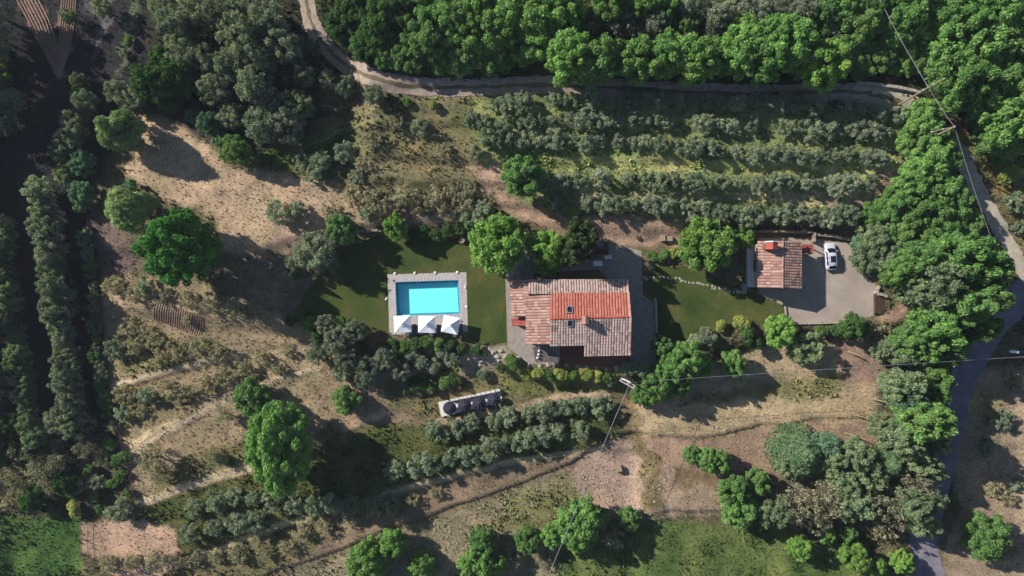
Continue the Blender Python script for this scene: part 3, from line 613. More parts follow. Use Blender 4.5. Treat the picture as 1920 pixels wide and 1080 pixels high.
# kind -> object name, category, look in words, crown family, colours, crown-centre height / radius, stem?
KINDS = {
    'bright': ('broadleaf_tree', 'tree', 'bright green broadleaf tree', 'broad', [(94, 123, 71), (86, 116, 66), (101, 130, 74)], 1.25),
    'lime':   ('broadleaf_tree', 'tree', 'lime green broadleaf tree', 'broad', [(104, 132, 68), (98, 126, 65)], 1.2),
    'mid':    ('broadleaf_tree', 'tree', 'mid green leafy tree', 'broad', [(86, 114, 68), (82, 110, 66), (92, 118, 70)], 1.2),
    'dark':   ('broadleaf_tree', 'tree', 'dark green bushy tree', 'broad', [(58, 86, 46), (54, 80, 44), (64, 90, 48)], 1.15),
    'ever':   ('evergreen_tree', 'tree', 'very dark evergreen tree', 'fine', [(62, 76, 48), (58, 70, 46)], 1.25),
    'great':  ('great_tree', 'tree', 'huge green broadleaf tree', 'great', [(64, 108, 50)], 1.3),
    'olive':  ('olive_tree', 'tree', 'grey-green olive tree', 'olive', [(110, 120, 104), (104, 115, 98), (117, 125, 111)], 0.8),
    'oliveb': ('olive_tree', 'tree', 'large grey olive tree', 'oliveb', [(106, 114, 104), (98, 108, 96), (112, 118, 108)], 1.2),
    'grey':   ('grey_tree', 'tree', 'feathery grey-green tree', 'fine', [(112, 124, 98), (104, 118, 94)], 1.2),
    'blue':   ('blue_green_tree', 'tree', 'blue-green leafy tree', 'fine', [(94, 120, 100), (88, 114, 96)], 1.2),
    'willow': ('willow_tree', 'tree', 'pale green willow-like tree', 'willow', [(118, 134, 92), (110, 126, 90)], 1.6),
    'cedar':  ('cedar_tree', 'tree', 'blue-green cedar with radiating branches', 'cedar', [(88, 110, 80), (84, 104, 78)], 0.9),
    'bare':   ('bare_tree', 'tree', 'sparse twiggy brown tree', 'bare', [(118, 116, 100), (112, 112, 98)], 1.1),
    'dusty':  ('dusty_shrub', 'shrub', 'dusty grey shrub', 'dusty', [(128, 122, 104), (120, 116, 100)], 0.6),
    'shrub':  ('green_shrub', 'shrub', 'green garden shrub', 'shrub', [(76, 102, 54), (82, 106, 58), (70, 96, 52)], 0.7),
    'hedge':  ('dark_shrub', 'shrub', 'dark green rounded shrub', 'shrub', [(60, 82, 46), (56, 78, 44)], 0.7),
    'lav':    ('grey_shrub', 'shrub', 'grey-green rounded shrub', 'shrub', [(112, 118, 102), (104, 112, 98)], 0.65),
    'yel':    ('yellow_shrub', 'shrub', 'yellow-green shrub', 'shrub', [(128, 134, 74), (120, 128, 72)], 0.65),
}
LEAF_GAIN = 1.95; _trnd = random.Random(77); PLANTS = []
def plant(kind, px, py, r, label, group, hc=None, stretch=None, tint=None):
    name, cat, look, fam, cols, ratio = KINDS[kind]
    meshes, R0 = CROWNS[fam]; z = 0.0; rm = r * PXM(2) * (1.1 if fam == 'broad' else 1.0); h = (hc if hc else ratio) * rm
    if fam == 'cypress': rm, h = r * PXM(2), 2.3
    g = G(px, py, h); rz = _trnd.uniform(0, 6.283)
    root = thing(name, label, cat, g, 0, group); sc = rm / R0
    tr = link('trunk', _trnd.choice(TWIGGY if kind in ('bare', 'oliveb', 'dusty') else TRUNKS), root)
    k = max(h, 0.3); tr.scale = (min(k, rm * 1.2), min(k, rm * 1.2), k); tr.rotation_euler = (0, 0, rz)
    cr = link('crown', _trnd.choice(meshes), root, (0, 0, h))
    sx, sy = stretch or (_trnd.uniform(0.93, 1.08), _trnd.uniform(0.93, 1.08))
    cr.scale = (sc * sx, sc * sy, max(sc * _trnd.uniform(0.9, 1.1), h * 0.98 / (R0 * ZRAT.get(fam, 0.8)) if fam not in ('cypress', 'cedar') else sc)); cr.rotation_euler = (0, 0, rz if stretch is None else 0)
    c = tint or _trnd.choice(cols); f = _trnd.uniform(0.86, 1.14)
    cr.color = (*(v * f * LEAF_GAIN for v in S(*c)), 1); PLANTS.append((px, py, r)); return root
ORD = 'first second third fourth fifth sixth seventh eighth ninth tenth eleventh twelfth thirteenth fourteenth fifteenth sixteenth seventeenth eighteenth nineteenth twentieth'.split()
def ordn(i): return ORD[i] if i < 20 else ('twenty-' + ORD[i - 20] if i < 29 else ('thirtieth' if i == 29 else 'thirty-' + ORD[i - 30]))
def cluster(where, group, items, vertical=False):
    """items: (kind, px, py, r[, crown height ratio]); labels count each kind from one side"""
    items = sorted(items, key=lambda t: t[2] if vertical else t[1]); n = {}
    for t in items: n[KINDS[t[0]][2]] = n.get(KINDS[t[0]][2], 0) + 1
    seen = {}
    for t in items:
        look = KINDS[t[0]][2]; i = seen.get(look, 0); seen[look] = i + 1
        lab = f'{look} {where}' if n[look] == 1 else f'{look} {where}, {ordn(i)} from {"top" if vertical else "left"}'
        plant(*t[:4], lab, group, t[4] if len(t) > 4 else None)
def row(where, group, kind, pts, step, r, seed, jit=5, rj=0.22, skip=0.0, mixk=None, hc=None):
    rnd = random.Random(seed); c = [Vector((*p, 0)) for p in pts]; out = []; 
    L = [0]
    for a, b in zip(c, c[1:]): L.append(L[-1] + (b - a).length)
    d = step * 0.5
    while d < L[-1]:
        for i in range(len(c) - 1):
            if L[i] <= d <= L[i + 1]: p = c[i].lerp(c[i + 1], (d - L[i]) / (L[i + 1] - L[i])); break
        if rnd.random() >= skip:
            out.append((mixk if mixk and rnd.random() < 0.25 else kind, p.x + rnd.uniform(-jit, jit), p.y + rnd.uniform(-jit, jit) * 0.6, r * rnd.uniform(1 - rj, 1 + rj), hc))
        d += step * rnd.uniform(0.85, 1.15)
    vert = abs(pts[-1][1] - pts[0][1]) > abs(pts[-1][0] - pts[0][0])
    cluster(where, group, out, vert)
# ---- the wood above the track
cluster('in the wood by the track bend', 'trees of the wood above the track', [('dark', 645, 45, 31, 1.0), ('dark', 688, 86, 30, 0.65), ('dark', 715, 38, 34, 1.0), ('dark', 668, 8, 31, 1.0), ('dark', 740, 76, 26, 0.65), ('mid', 768, 102, 31, 0.65), ('dark', 755, 20, 34, 1.0), ('mid', 722, 106, 22, 0.65), ('dark', 655, 76, 19, 0.65)])
cluster('in the wood above the straight track', 'trees of the wood above the track', [('mid', 800, 62, 41, 1.0), ('bright', 850, 40, 43, 1.0), ('mid', 868, 102, 36, 0.65), ('bright', 905, 62, 43, 1.0), ('bright', 880, 5, 41, 1.0), ('mid', 930, 102, 34, 0.65), ('bright', 960, 38, 43, 1.0), ('bright', 1012, 30, 48, 1.0), ('mid', 985, 86, 31, 0.65), ('bright', 1008, 72, 34, 1.0), ('bright', 815, 5, 34, 1.0), ('bright', 940, 0, 36, 1.0), ('mid', 828, 112, 26, 0.65)])
cluster('in the front rank overhanging the track', 'trees of the wood above the track', [('bright', 1068, 108, 43), ('mid', 1120, 112, 41), ('mid', 1162, 108, 29), ('bright', 1200, 112, 38), ('bright', 1252, 102, 38), ('bright', 1300, 112, 41), ('bright', 1345, 106, 31), ('bright', 1392, 96, 41), ('bright', 1432, 112, 41), ('bright', 1475, 82, 46), ('lime', 1542, 122, 41), ('mid', 1508, 108, 34), ('bright', 1398, 62, 29), ('bright', 1440, 66, 34)])
cluster('among the grey trees at the top', 'trees of the wood above the track', [('bright', 1050, 22, 38), ('oliveb', 1102, 42, 26), ('bright', 1142, 8, 34), ('oliveb', 1162, 42, 30), ('oliveb', 1192, 62, 22), ('bright', 1200, 8, 31), ('oliveb', 1228, 48, 29), ('bright', 1245, 10, 29), ('oliveb', 1292, 12, 31), ('mid', 1285, 48, 22), ('oliveb', 1340, 38, 31), ('oliveb', 1352, 66, 24), ('oliveb', 1380, 12, 31), ('oliveb', 1420, 28, 29), ('oliveb', 1462, 20, 26), ('oliveb', 1502, 26, 34), ('mid', 1540, 30, 31), ('oliveb', 1555, 58, 26), ('mid', 1585, 20, 34)])
cluster('in the upper right wood', 'trees of the upper right wood', [('bright', 1580, 78, 40, 0.55), ('mid', 1612, 42, 35), ('bright', 1640, 106, 32, 0.55), ('bright', 1672, 72, 42, 0.55), ('dark', 1640, 14, 35), ('bright', 1702, 24, 42), ('bright', 1692, 118, 26, 0.55), ('mid', 1728, 62, 38, 0.55), ('bright', 1762, 28, 40), ('bright', 1778, 78, 42), ('bright', 1822, 42, 45), ('bright', 1872, 28, 48), ('bright', 1842, 98, 45), ('bright', 1910, 62, 48), ('mid', 1738, 108, 28, 0.55), ('bright', 1892, 118, 42), ('bright', 1800, 148, 50), ('mid', 1850, 160, 45), ('bright', 1898, 218, 58), ('mid', 1912, 160, 38), ('mid', 1842, 200, 30), ('mid', 1862, 255, 32), ('mid', 1600, 108, 28, 0.55), ('bright', 1925, 5, 42), ('mid', 1612, 136, 14, 0.55), ('mid', 1766, 156, 16, 0.55)])
# ---- the belt of trees at the right
cluster('in the belt beside the gravel road', 'trees of the belt beside the gravel road', [('bright', 1732, 222, 34, 0.8), ('bright', 1716, 262, 31, 0.8), ('bright', 1755, 262, 29, 0.8), ('bright', 1738, 302, 36, 0.8), ('mid', 1778, 300, 24, 0.8), ('bright', 1712, 340, 34, 0.8), ('bright', 1760, 345, 36, 0.8), ('bright', 1688, 385, 36, 0.8), ('bright', 1735, 390, 41, 0.8), ('mid', 1785, 380, 36, 0.8), ('mid', 1812, 420, 29, 0.8), ('bright', 1645, 398, 26, 0.8), ('mid', 1702, 432, 36, 0.8), ('mid', 1762, 438, 43, 0.8), ('grey', 1640, 442, 36, 0.8), ('grey', 1628, 482, 34, 0.8), ('grey', 1668, 478, 36, 0.8), ('blue', 1618, 458, 24, 0.8)])
cluster('between yard and asphalt road', 'trees between yard and asphalt road', [('mid', 1720, 490, 34, 1.9), ('bright', 1800, 490, 46, 1.9), ('bright', 1835, 500, 38, 1.9), ('mid', 1838, 548, 38, 1.9), ('grey', 1755, 530, 46, 1.9), ('mid', 1798, 572, 41, 1.9), ('grey', 1712, 545, 29, 1.9), ('grey', 1740, 580, 24, 1.9), ('bright', 1745, 622, 41, 1.9), ('mid', 1778, 648, 31, 1.9), ('mid', 1705, 642, 31, 1.9), ('bright', 1728, 660, 29, 1.9), ('mid', 1832, 612, 29, 1.9), ('mid', 1682, 512, 26, 1.9), ('grey', 1690, 660, 29, 1.9)])
cluster('below the gravel yard', 'plants below the gravel yard', [('lime', 1462, 622, 28, 0.9), ('grey', 1510, 652, 34, 0.9), ('dark', 1600, 612, 24), ('shrub', 1540, 618, 14), ('shrub', 1568, 618, 14), ('dusty', 1648, 622, 24), ('grey', 1655, 655, 26), ('yel', 1388, 606, 20), ('lav', 1325, 632, 22), ('hedge', 1398, 632, 20), ('yel', 1352, 612, 14), ('hedge', 1412, 640, 16), ('lav', 1300, 638, 14)])
cluster('on the bank beside the power pole', 'trees on the bank beside the power pole', [('mid', 1240, 650, 20), ('bright', 1290, 672, 32), ('bright', 1258, 690, 26), ('bright', 1232, 726, 30), ('bright', 1374, 682, 24), ('mid', 1205, 742, 20), ('bright', 1315, 690, 22), ('mid', 1272, 718, 24)])
cluster('by the outbuilding', 'trees by the outbuilding', [('lime', 1325, 458, 48, 1.05), ('lime', 1394, 445, 23, 0.6), ('shrub', 1222, 478, 14), ('yel', 1262, 476, 12), ('shrub', 1245, 480, 14), ('shrub', 1288, 482, 14)])
cluster('on the patio north of the house', 'trees on the patio', [('lime', 935, 458, 52, 1.1), ('lime', 1028, 466, 34, 1.2), ('ever', 1078, 465, 40, 1.8), ('lime', 1030, 492, 26, 1.1), ('ever', 1088, 442, 34, 2.0)])
cluster('on the dirt path above the house', 'trees on the dirt path', [('bright', 980, 332, 36, 1.0)])
# ---- the terraced olive grove, row by row
GR = 'olive trees of the terraced grove'
row('in the top row of the grove', GR, 'olive', [(885, 203), (1000, 190), (1130, 186), (1300, 188), (1480, 192), (1690, 214)], 30, 18, 31, 6, 0.3, 0.04)
row('in the second row of the grove', GR, 'olive', [(900, 238), (1100, 224), (1300, 230), (1500, 240), (1690, 246)], 30, 18, 32, 6, 0.3, 0.04)
row('in the third row of the grove', GR, 'olive', [(896, 262), (1050, 262), (1230, 270), (1400, 288), (1690, 294)], 30, 18, 33, 6, 0.3, 0.04)
row('in the fourth row of the grove', GR, 'olive', [(1010, 338), (1200, 336), (1400, 342), (1640, 346)], 30, 18, 35, 6, 0.3, 0.04)
row('in the fifth row of the grove', GR, 'olive', [(1020, 378), (1200, 382), (1330, 392)], 30, 18, 36, 6, 0.3, 0.04)
row('in the bottom row of the grove', GR, 'olive', [(1300, 402), (1450, 404), (1612, 404)], 26, 20, 37)
# ---- the hillside below the track
cluster('scattered on the hillside below the track', 'shrubs on the hillside below the track', [('olive', 790, 236, 20), ('dusty', 700, 262, 18), ('olive', 642, 285, 22), ('olive', 600, 302, 24), ('dusty', 682, 306, 18), ('dusty', 742, 228, 16), ('dusty', 832, 282, 16), ('olive', 882, 222, 20), ('olive', 922, 258, 24), ('olive', 565, 302, 20), ('olive', 590, 326, 20), ('yel', 812, 196, 12), ('shrub', 762, 190, 10), ('olive', 890, 285, 16), ('olive', 668, 330, 16)])
cluster('above the pool lawn', 'bushes above the pool lawn', [('dusty', 662, 368, 24), ('dusty', 704, 378, 28), ('dusty', 760, 365, 26), ('dusty', 818, 372, 26), ('dusty', 868, 378, 26), ('olive', 905, 398, 26), ('olive', 522, 398, 26), ('olive', 556, 396, 20), ('dusty', 622, 398, 20), ('dusty', 738, 388, 20), ('dusty', 788, 384, 20), ('dusty', 842, 398, 20), ('dusty', 880, 352, 16), ('olive', 880, 408, 18), ('dusty', 850, 358, 18), ('olive', 690, 402, 18)])
cluster('beside the pool lawn', 'plants beside the pool lawn', [('mid', 640, 430, 28), ('lime', 742, 426, 24), ('oliveb', 588, 472, 38), ('oliveb', 612, 452, 26), ('oliveb', 556, 492, 22), ('oliveb', 618, 490, 22), ('hedge', 792, 434, 16), ('hedge', 816, 440, 16), ('hedge', 842, 432, 16), ('hedge', 862, 430, 14), ('hedge', 776, 442, 12), ('shrub', 884, 420, 16), ('hedge', 830, 446, 12)])
KINDS['cypress'] = ('cypress', 'tree', 'slim dark cypress', 'cypress', [(64, 84, 50)], 1)
plant('cypress', 552, 516, 8, 'slim dark cypress at the left end of the pool lawn', 'cypresses')
# ---- left: big trees, dark grove and rows
cluster('by the bare slope at left', 'trees by the bare slope', [('great', 338, 466, 70, 1.3), ('willow', 240, 392, 50, 1.1), ('willow', 222, 246, 41, 1.65), ('mid', 440, 282, 26), ('blue', 152, 362, 24), ('blue', 155, 306, 24), ('blue', 392, 232, 24), ('blue', 362, 218, 16), ('blue', 412, 262, 16), ('blue', 245, 350, 16), ('grey', 120, 328, 20), ('blue', 150, 385, 16)])
cluster('in the dark grove at upper left', 'trees of the dark grove', [('oliveb', 330, 48, 35, 1.6), ('oliveb', 362, 22, 33, 1.6), ('oliveb', 345, 100, 29, 1.6), ('oliveb', 388, 110, 26, 1.6), ('oliveb', 400, 170, 29, 1.5), ('oliveb', 412, 30, 33, 1.6), ('oliveb', 448, 62, 40, 1.6), ('oliveb', 476, 112, 40, 1.6), ('oliveb', 432, 122, 31, 1.6), ('oliveb', 505, 40, 40, 1.5), ('oliveb', 535, 88, 37, 1.5), ('oliveb', 482, 162, 37, 1.5), ('oliveb', 525, 202, 37), ('oliveb', 572, 140, 26), ('grey', 560, 196, 31), ('oliveb', 492, 236, 35), ('oliveb', 542, 238, 31), ('oliveb', 615, 150, 20), ('oliveb', 648, 162, 20), ('oliveb', 700, 178, 20), ('dark', 292, 152, 37, 1.3), ('dark', 330, 150, 33, 1.3), ('dark', 310, 112, 24, 1.3), ('oliveb', 218, 172, 24), ('oliveb', 250, 190, 24), ('dark', 318, 190, 22), ('oliveb', 432, 216, 26), ('oliveb', 585, 90, 18), ('oliveb', 455, 8, 31), ('oliveb', 300, 18, 24)])
LR = 'tall grey trees of the left plantation rows'
row('of the plantation row at the left edge', LR, 'grey', [(2, 410), (16, 560), (40, 700), (66, 820)], 22, 22, 41, 4, mixk='oliveb', hc=1.5)
row('of the middle plantation row at left', LR, 'oliveb', [(76, 345), (90, 440), (106, 560), (122, 700), (140, 815)], 19, 26, 42, 5, mixk='olive', hc=1.5)
row('of the thin plantation row by the fence', LR, 'olive', [(160, 430), (172, 520), (178, 620), (186, 700), (205, 780)], 18, 14, 43, 3, mixk='shrub')
row('of the far left plantation row', LR, 'oliveb', [(-60, 60), (-52, 300), (-40, 600), (-20, 860)], 24, 30, 44, 5, hc=1.3)
row('of the upper left row beside the brown strip', LR, 'oliveb', [(152, 145), (160, 190), (140, 240), (120, 290)], 20, 20, 45, 5, mixk='dark', hc=1.6)
row('of the thin upper left row', LR, 'olive', [(252, 15), (244, 60), (230, 110)], 24, 11, 46, 3, mixk='shrub')
cluster('at the far left edge', 'plants at the left edge', [('yel', 4, 112, 26), ('shrub', 8, 152, 20), ('oliveb', 12, 236, 22), ('oliveb', -30, 10, 40, 2.0), ('oliveb', -20, 60, 34, 2.0), ('oliveb', -45, 105, 40, 2.2), ('oliveb', -40, 160, 40, 2.2), ('oliveb', -35, 215, 36, 2.2), ('oliveb', 20, 190, 24, 2.0), ('oliveb', 130, 30, 16, 1.8), ('oliveb', 195, 15, 18, 1.8)])  # the tallest three, off the left edge, are added to cast shade
cluster('in the scrub at lower left', 'bushes in the lower left scrub', [('bare', 45, 842, 32), ('bare', 82, 880, 34), ('dark', 30, 800, 26), ('dusty', 112, 838, 24), ('oliveb', 110, 790, 26), ('bare', 20, 895, 28), ('dark', 120, 905, 22), ('shrub', 205, 830, 16), ('shrub', 218, 862, 16), ('olive', 222, 955, 26), ('shrub', 210, 905, 16), ('dusty', 165, 792, 20), ('bare', 160, 842, 22), ('yel', 140, 952, 18), ('dark', 60, 936, 22), ('oliveb', 60, 800, 24), ('shrub', 165, 880, 14), ('shrub', 180, 930, 14), ('dusty', 20, 940, 22), ('shrub', 100, 958, 14), ('dusty', 190, 858, 18), ('shrub', 226, 892, 14), ('dusty', 150, 908, 20), ('olive', 180, 905, 18), ('shrub', 240, 925, 12), ('dusty', 92, 918, 22), ('shrub', 238, 852, 12), ('dusty', 212, 800, 16), ('olive', 230, 776, 18), ('dark', 12, 850, 24), ('shrub', 190, 955, 12), ('dusty', 40, 915, 20), ('bare', 110, 870, 26), ('shrub', 130, 925, 14)])
# ---- terraces at the left
cluster('on the terraces below the big tree', 'olives on the left terraces', [('dusty', 212, 536, 21), ('dusty', 252, 552, 20), ('olive', 272, 536, 20), ('dusty', 305, 552, 18), ('dusty', 352, 562, 20), ('dusty', 395, 568, 21), ('dusty', 432, 576, 20), ('dusty', 240, 612, 20), ('dusty', 275, 622, 16), ('olive', 212, 656, 21), ('dusty', 252, 648, 21), ('dusty', 292, 640, 21), ('dusty', 330, 656, 23), ('dusty', 372, 652, 23), ('dusty', 410, 662, 21), ('dusty', 300, 672, 18), ('dusty', 452, 580, 18), ('dusty', 490, 596, 18), ('dusty', 350, 600, 11)])
cluster('on the middle left terrace', 'olives on the left terraces', [('dusty', 235, 738, 23), ('olive', 275, 742, 21), ('dusty', 312, 730, 21), ('dusty', 345, 736, 21), ('dusty', 382, 720, 21), ('dusty', 420, 706, 20), ('dusty', 455, 690, 20), ('dusty', 492, 672, 18), ('dusty', 520, 690, 16), ('bare', 282, 858, 30), ('bare', 395, 852, 18), ('olive', 416, 862, 13), ('bare', 300, 890, 22), ('bare', 420, 776, 20), ('dusty', 262, 770, 16), ('dusty', 540, 660, 15)])
cluster('southwest of the pool', 'shrubs southwest of the pool', [('hedge', 562, 588, 16), ('shrub', 580, 608, 18), ('hedge', 596, 628, 20), ('oliveb', 612, 606, 20), ('shrub', 642, 604, 20), ('oliveb', 630, 640, 28), ('oliveb', 662, 622, 26), ('oliveb', 598, 662, 24), ('oliveb', 652, 668, 28), ('oliveb', 690, 690, 28), ('oliveb', 722, 672, 24), ('hedge', 676, 660, 18), ('oliveb', 640, 700, 20), ('oliveb', 752, 694, 22), ('lav', 788, 676, 20), ('lav', 812, 684, 18), ('lav', 846, 672, 18), ('hedge', 545, 602, 12), ('oliveb', 682, 712, 20)])
cluster('in the hedge below the parasols', 'shrubs of the hedge below the parasols', [('hedge', 738, 642, 15), ('shrub', 758, 648, 14), ('hedge', 780, 644, 15), ('shrub', 800, 640, 14), ('shrub', 822, 646, 15), ('hedge', 845, 648, 14), ('hedge', 868, 652, 14), ('hedge', 892, 656, 13), ('lav', 830, 662, 15), ('hedge', 750, 662, 14), ('lav', 770, 664, 14), ('hedge', 905, 662, 10)])
cluster('in the garden below the house', 'shrubs of the garden below the house', [('hedge', 780, 722, 18), ('hedge', 806, 722, 16), ('shrub', 832, 716, 16), ('hedge', 852, 712, 15), ('lav', 905, 702, 13), ('shrub', 958, 680, 18), ('hedge', 940, 690, 12), ('yel', 985, 700, 13), ('yel', 1008, 698, 14), ('shrub', 1030, 702, 14), ('yel', 1052, 700, 15), ('shrub', 1075, 704, 14), ('yel', 1098, 702, 14), ('yel', 1120, 706, 13), ('shrub', 1138, 708, 12), ('lav', 1180, 692, 20), ('lav', 1145, 716, 12), ('lav', 1205, 690, 16), ('shrub', 1225, 692, 14), ('yel', 1238, 680, 12)])
# ---- lower terraces
cluster('on the lower left terrace', 'trees of the lower left terrace', [('mid', 474, 746, 34, 1.0), ('mid', 650, 750, 24, 1.0)])
plant('great', 524, 838, 66, 'huge tall green tree throwing a long shadow over the lower terraces', 'trees of the lower left terrace', 1.3, (0.92, 1.3), (88, 118, 66))
LT = 'olive trees of the lower terraces'
row('in the row below the charcoal parasols', LT, 'olive', [(800, 812), (880, 796), (970, 778), (1060, 758), (1130, 768)], 34, 21, 51)
row('in the second row below the charcoal parasols', LT, 'olive', [(728, 888), (820, 868), (900, 846), (990, 822), (1110, 800)], 35, 22, 52)
row('in the row left of the huge tree shadow', LT, 'olive', [(345, 960), (430, 930), (500, 940), (560, 945), (640, 945), (740, 945)], 38, 20, 53, 4)
row('in the lowest row at bottom left', LT, 'olive', [(340, 1005), (420, 985), (500, 975)], 38, 20, 54, 4)
row('in the row beneath the field wall', LT, 'dusty', [(540, 1005), (620, 985), (720, 950), (830, 918)], 44, 18, 55, 4)
row('along the bottom left edge', LT, 'dusty', [(180, 1060), (280, 1055), (380, 1045), (480, 1040), (560, 1020)], 44, 20, 56, 5)
cluster('at the bottom centre', 'trees at the bottom centre', [('bright', 690, 1052, 36), ('bright', 736, 1018, 27), ('bright', 790, 1062, 24), ('mid', 906, 1016, 26), ('bright', 892, 1062, 32), ('bright', 930, 1058, 20), ('bright', 990, 1012, 22), ('bright', 1086, 978, 40), ('bright', 1040, 1002, 24), ('bright', 1082, 1018, 22), ('mid', 1118, 972, 22), ('dusty', 960, 1050, 22), ('dusty', 1020, 1052, 18), ('mid', 1180, 972, 22), ('dusty', 1150, 1010, 26)])
cluster('on the dry slope right of centre', 'trees on the dry slope', [('mid', 1298, 852, 17), ('bright', 1328, 862, 22), ('bright', 1352, 866, 20), ('bright', 1375, 920, 28), ('bright', 1385, 955, 30), ('mid', 1420, 905, 24)])
cluster('in the lower right thicket', 'trees of the lower right thicket', [('cedar', 1506, 850, 52, 0.9), ('blue', 1548, 838, 34, 0.9), ('grey', 1480, 872, 28, 0.9), ('cedar', 1668, 868, 42, 1.6), ('grey', 1600, 850, 33, 1.6), ('grey', 1628, 888, 33, 1.6), ('grey', 1688, 722, 33, 2.3), ('blue', 1700, 752, 29, 2.3), ('mid', 1722, 788, 37, 2.3), ('grey', 1690, 820, 35, 2.3), ('bright', 1750, 782, 24, 2.3), ('grey', 1715, 860, 29, 2.3), ('grey', 1652, 800, 26, 1.6), ('bare', 1490, 945, 40, 1.5), ('grey', 1452, 960, 33, 1.5), ('bare', 1550, 940, 37, 1.5), ('grey', 1600, 945, 35, 1.6), ('bare', 1655, 940, 37, 1.6), ('grey', 1700, 945, 33, 2.3), ('grey', 1580, 905, 31, 1.5), ('bare', 1720, 905, 31, 2.3), ('dusty', 1530, 975, 26, 1.5), ('dusty', 1660, 985, 29, 1.6), ('grey', 1725, 980, 26, 2.3), ('grey', 1560, 870, 29, 1.5), ('mid', 1746, 712, 28, 2.0), ('grey', 1752, 830, 28, 2.0), ('grey', 1742, 880, 28, 2.0), ('mid', 1742, 740, 24, 2.0), ('grey', 1742, 935, 26, 2.0), ('grey', 1728, 985, 22, 2.0)])
cluster('on the grass at lower right', 'trees on the lower right grass', [('lime', 1500, 1028, 22), ('lime', 1548, 1000, 17), ('lime', 1602, 1042, 26), ('lime', 1690, 1052, 22), ('mid', 1590, 1000, 17), ('lime', 1640, 1062, 19)])
cluster('on the slope right of the road', 'plants right of the road', [('bright', 1850, 1005, 38, 1.0), ('olive', 1880, 785, 22), ('olive', 1852, 838, 20), ('dusty', 1862, 912, 20), ('dusty', 1890, 932, 18), ('olive', 1912, 912, 16), ('dusty', 1900, 715, 20), ('yel', 1888, 330, 18), ('olive', 1902, 378, 20), ('olive', 1912, 428, 16), ('shrub', 1872, 300, 16), ('yel', 1905, 320, 16), ('dusty', 1880, 1048, 14), ('dusty', 1905, 1035, 16)])
# ------------------------------------------------------------------ roofs of separate tile rows
_rowmesh = {}
def tile_row_mesh(L, w, mat, th=0.075):
    key = (round(L, 2), round(w, 2), mat)
    if key in _rowmesh: return _rowmesh[key]
    n = max(2, round(L / 0.5)); d = L / n; mb = MB(); rnd = random.Random(int(L * 100)); seg = 5
    for i in range(n):
        y0, y1 = i * d - 0.03, (i + 1) * d + 0.06; wob = rnd.uniform(-0.02, 0.02); vs = []
        for y, k, lift in ((y0, 1.0, 0.045), (y1, 0.82, 0.0)):
            for s in range(seg):
                a = math.pi * s / (seg - 1); vs.append((wob - math.cos(a) * w * 0.5 * k, y, math.sin(a) * th * 0.95 * k + lift))
        fs = [(s, s + 1, seg + s + 1, seg + s) for s in range(seg - 1)] + [tuple(range(seg))]
        mb.add(vs, fs)
    me = mb.mesh('tile_row', mat); _rowmesh[key] = me; return me
def roof(house, LL, LR, UL, UR, mat, pitch=0.42, thick=0.16, name='roof', ridge=None, over=0.0):
    """a pitched roof plane: lower-left, lower-right, upper-left, upper-right corners as seen from outside below"""
    LL, LR, UL, UR = map(Vector, (LL, LR, UL, UR)); u = (LR - LL).normalized(); v = ((UL + UR) / 2 - (LL + LR) / 2).normalized(); nrm = u.cross(v).normalized()
    if nrm.z < 0: nrm = -nrm
    mb = MB(); q = [LL, LR, UR, UL]; mb.add([p for p in q] + [p - Vector((0, 0, thick)) for p in q], [(0, 1, 2, 3), (7, 6, 5, 4)] + [(i, i + 4, (i + 1) % 4 + 4, (i + 1) % 4) for i in range(4)])
    r = link(name, mb.mesh(name, 'tile_bed'), house); n = max(2, round((LR - LL).length / pitch)); L = ((UL - LL).length + (UR - LR).length) / 2
    me = tile_row_mesh(L, (LR - LL).length / n * 0.9, mat); rnd = random.Random(n)
    for i in range(n):
        f = (i + 0.5) / n; a = LL.lerp(LR, f); b = UL.lerp(UR, f); vv = (b - a); l = vv.length; vv.normalize(); uu = vv.cross(nrm).normalized(); nn = uu.cross(vv)
        o = link('tile_row', me, r); mt = Matrix((uu, vv, nn)).transposed().to_4x4(); mt.translation = a + nn * (0.012 + rnd.uniform(0, 0.012))
        o.matrix_local = mt @ Matrix.Diagonal((1, l / L, 1, 1))
    if ridge: ridge_tiles(r, UL, UR, ridge)
    return r
def ridge_tiles(parent, a, b, mat, w=0.3):
    d = b - a; L = d.length; n = max(2, round(L / 0.45)); v = d.normalized(); u = v.cross(Vector((0, 0, 1))).normalized(); nn = u.cross(v)
    me = tile_row_mesh(L, w, mat, 0.11); o = link('ridge', me, parent); mt = Matrix((u, v, nn)).transposed().to_4x4(); mt.translation = a + Vector((0, 0, 0.05)); o.matrix_local = mt
def wall_under(house, corners, inset=0.28, foot=-0.3, drop=0.2, mat='stone_wall'):
    c = sum((Vector(p) for p in corners), Vector()) / 4; poly = []; top = []
    for p in corners:
        p = Vector(p); k = Vector((c.x - p.x, c.y - p.y, 0)); f = 1 - inset / max(abs(k.x), 0.5); g = 1 - inset / max(abs(k.y), 0.5)
        poly.append((c.x - k.x * f, c.y - k.y * g)); top.append(p.z - drop)
    return link('wall', MB().prism(poly, foot, top).mesh('wall', mat), house)
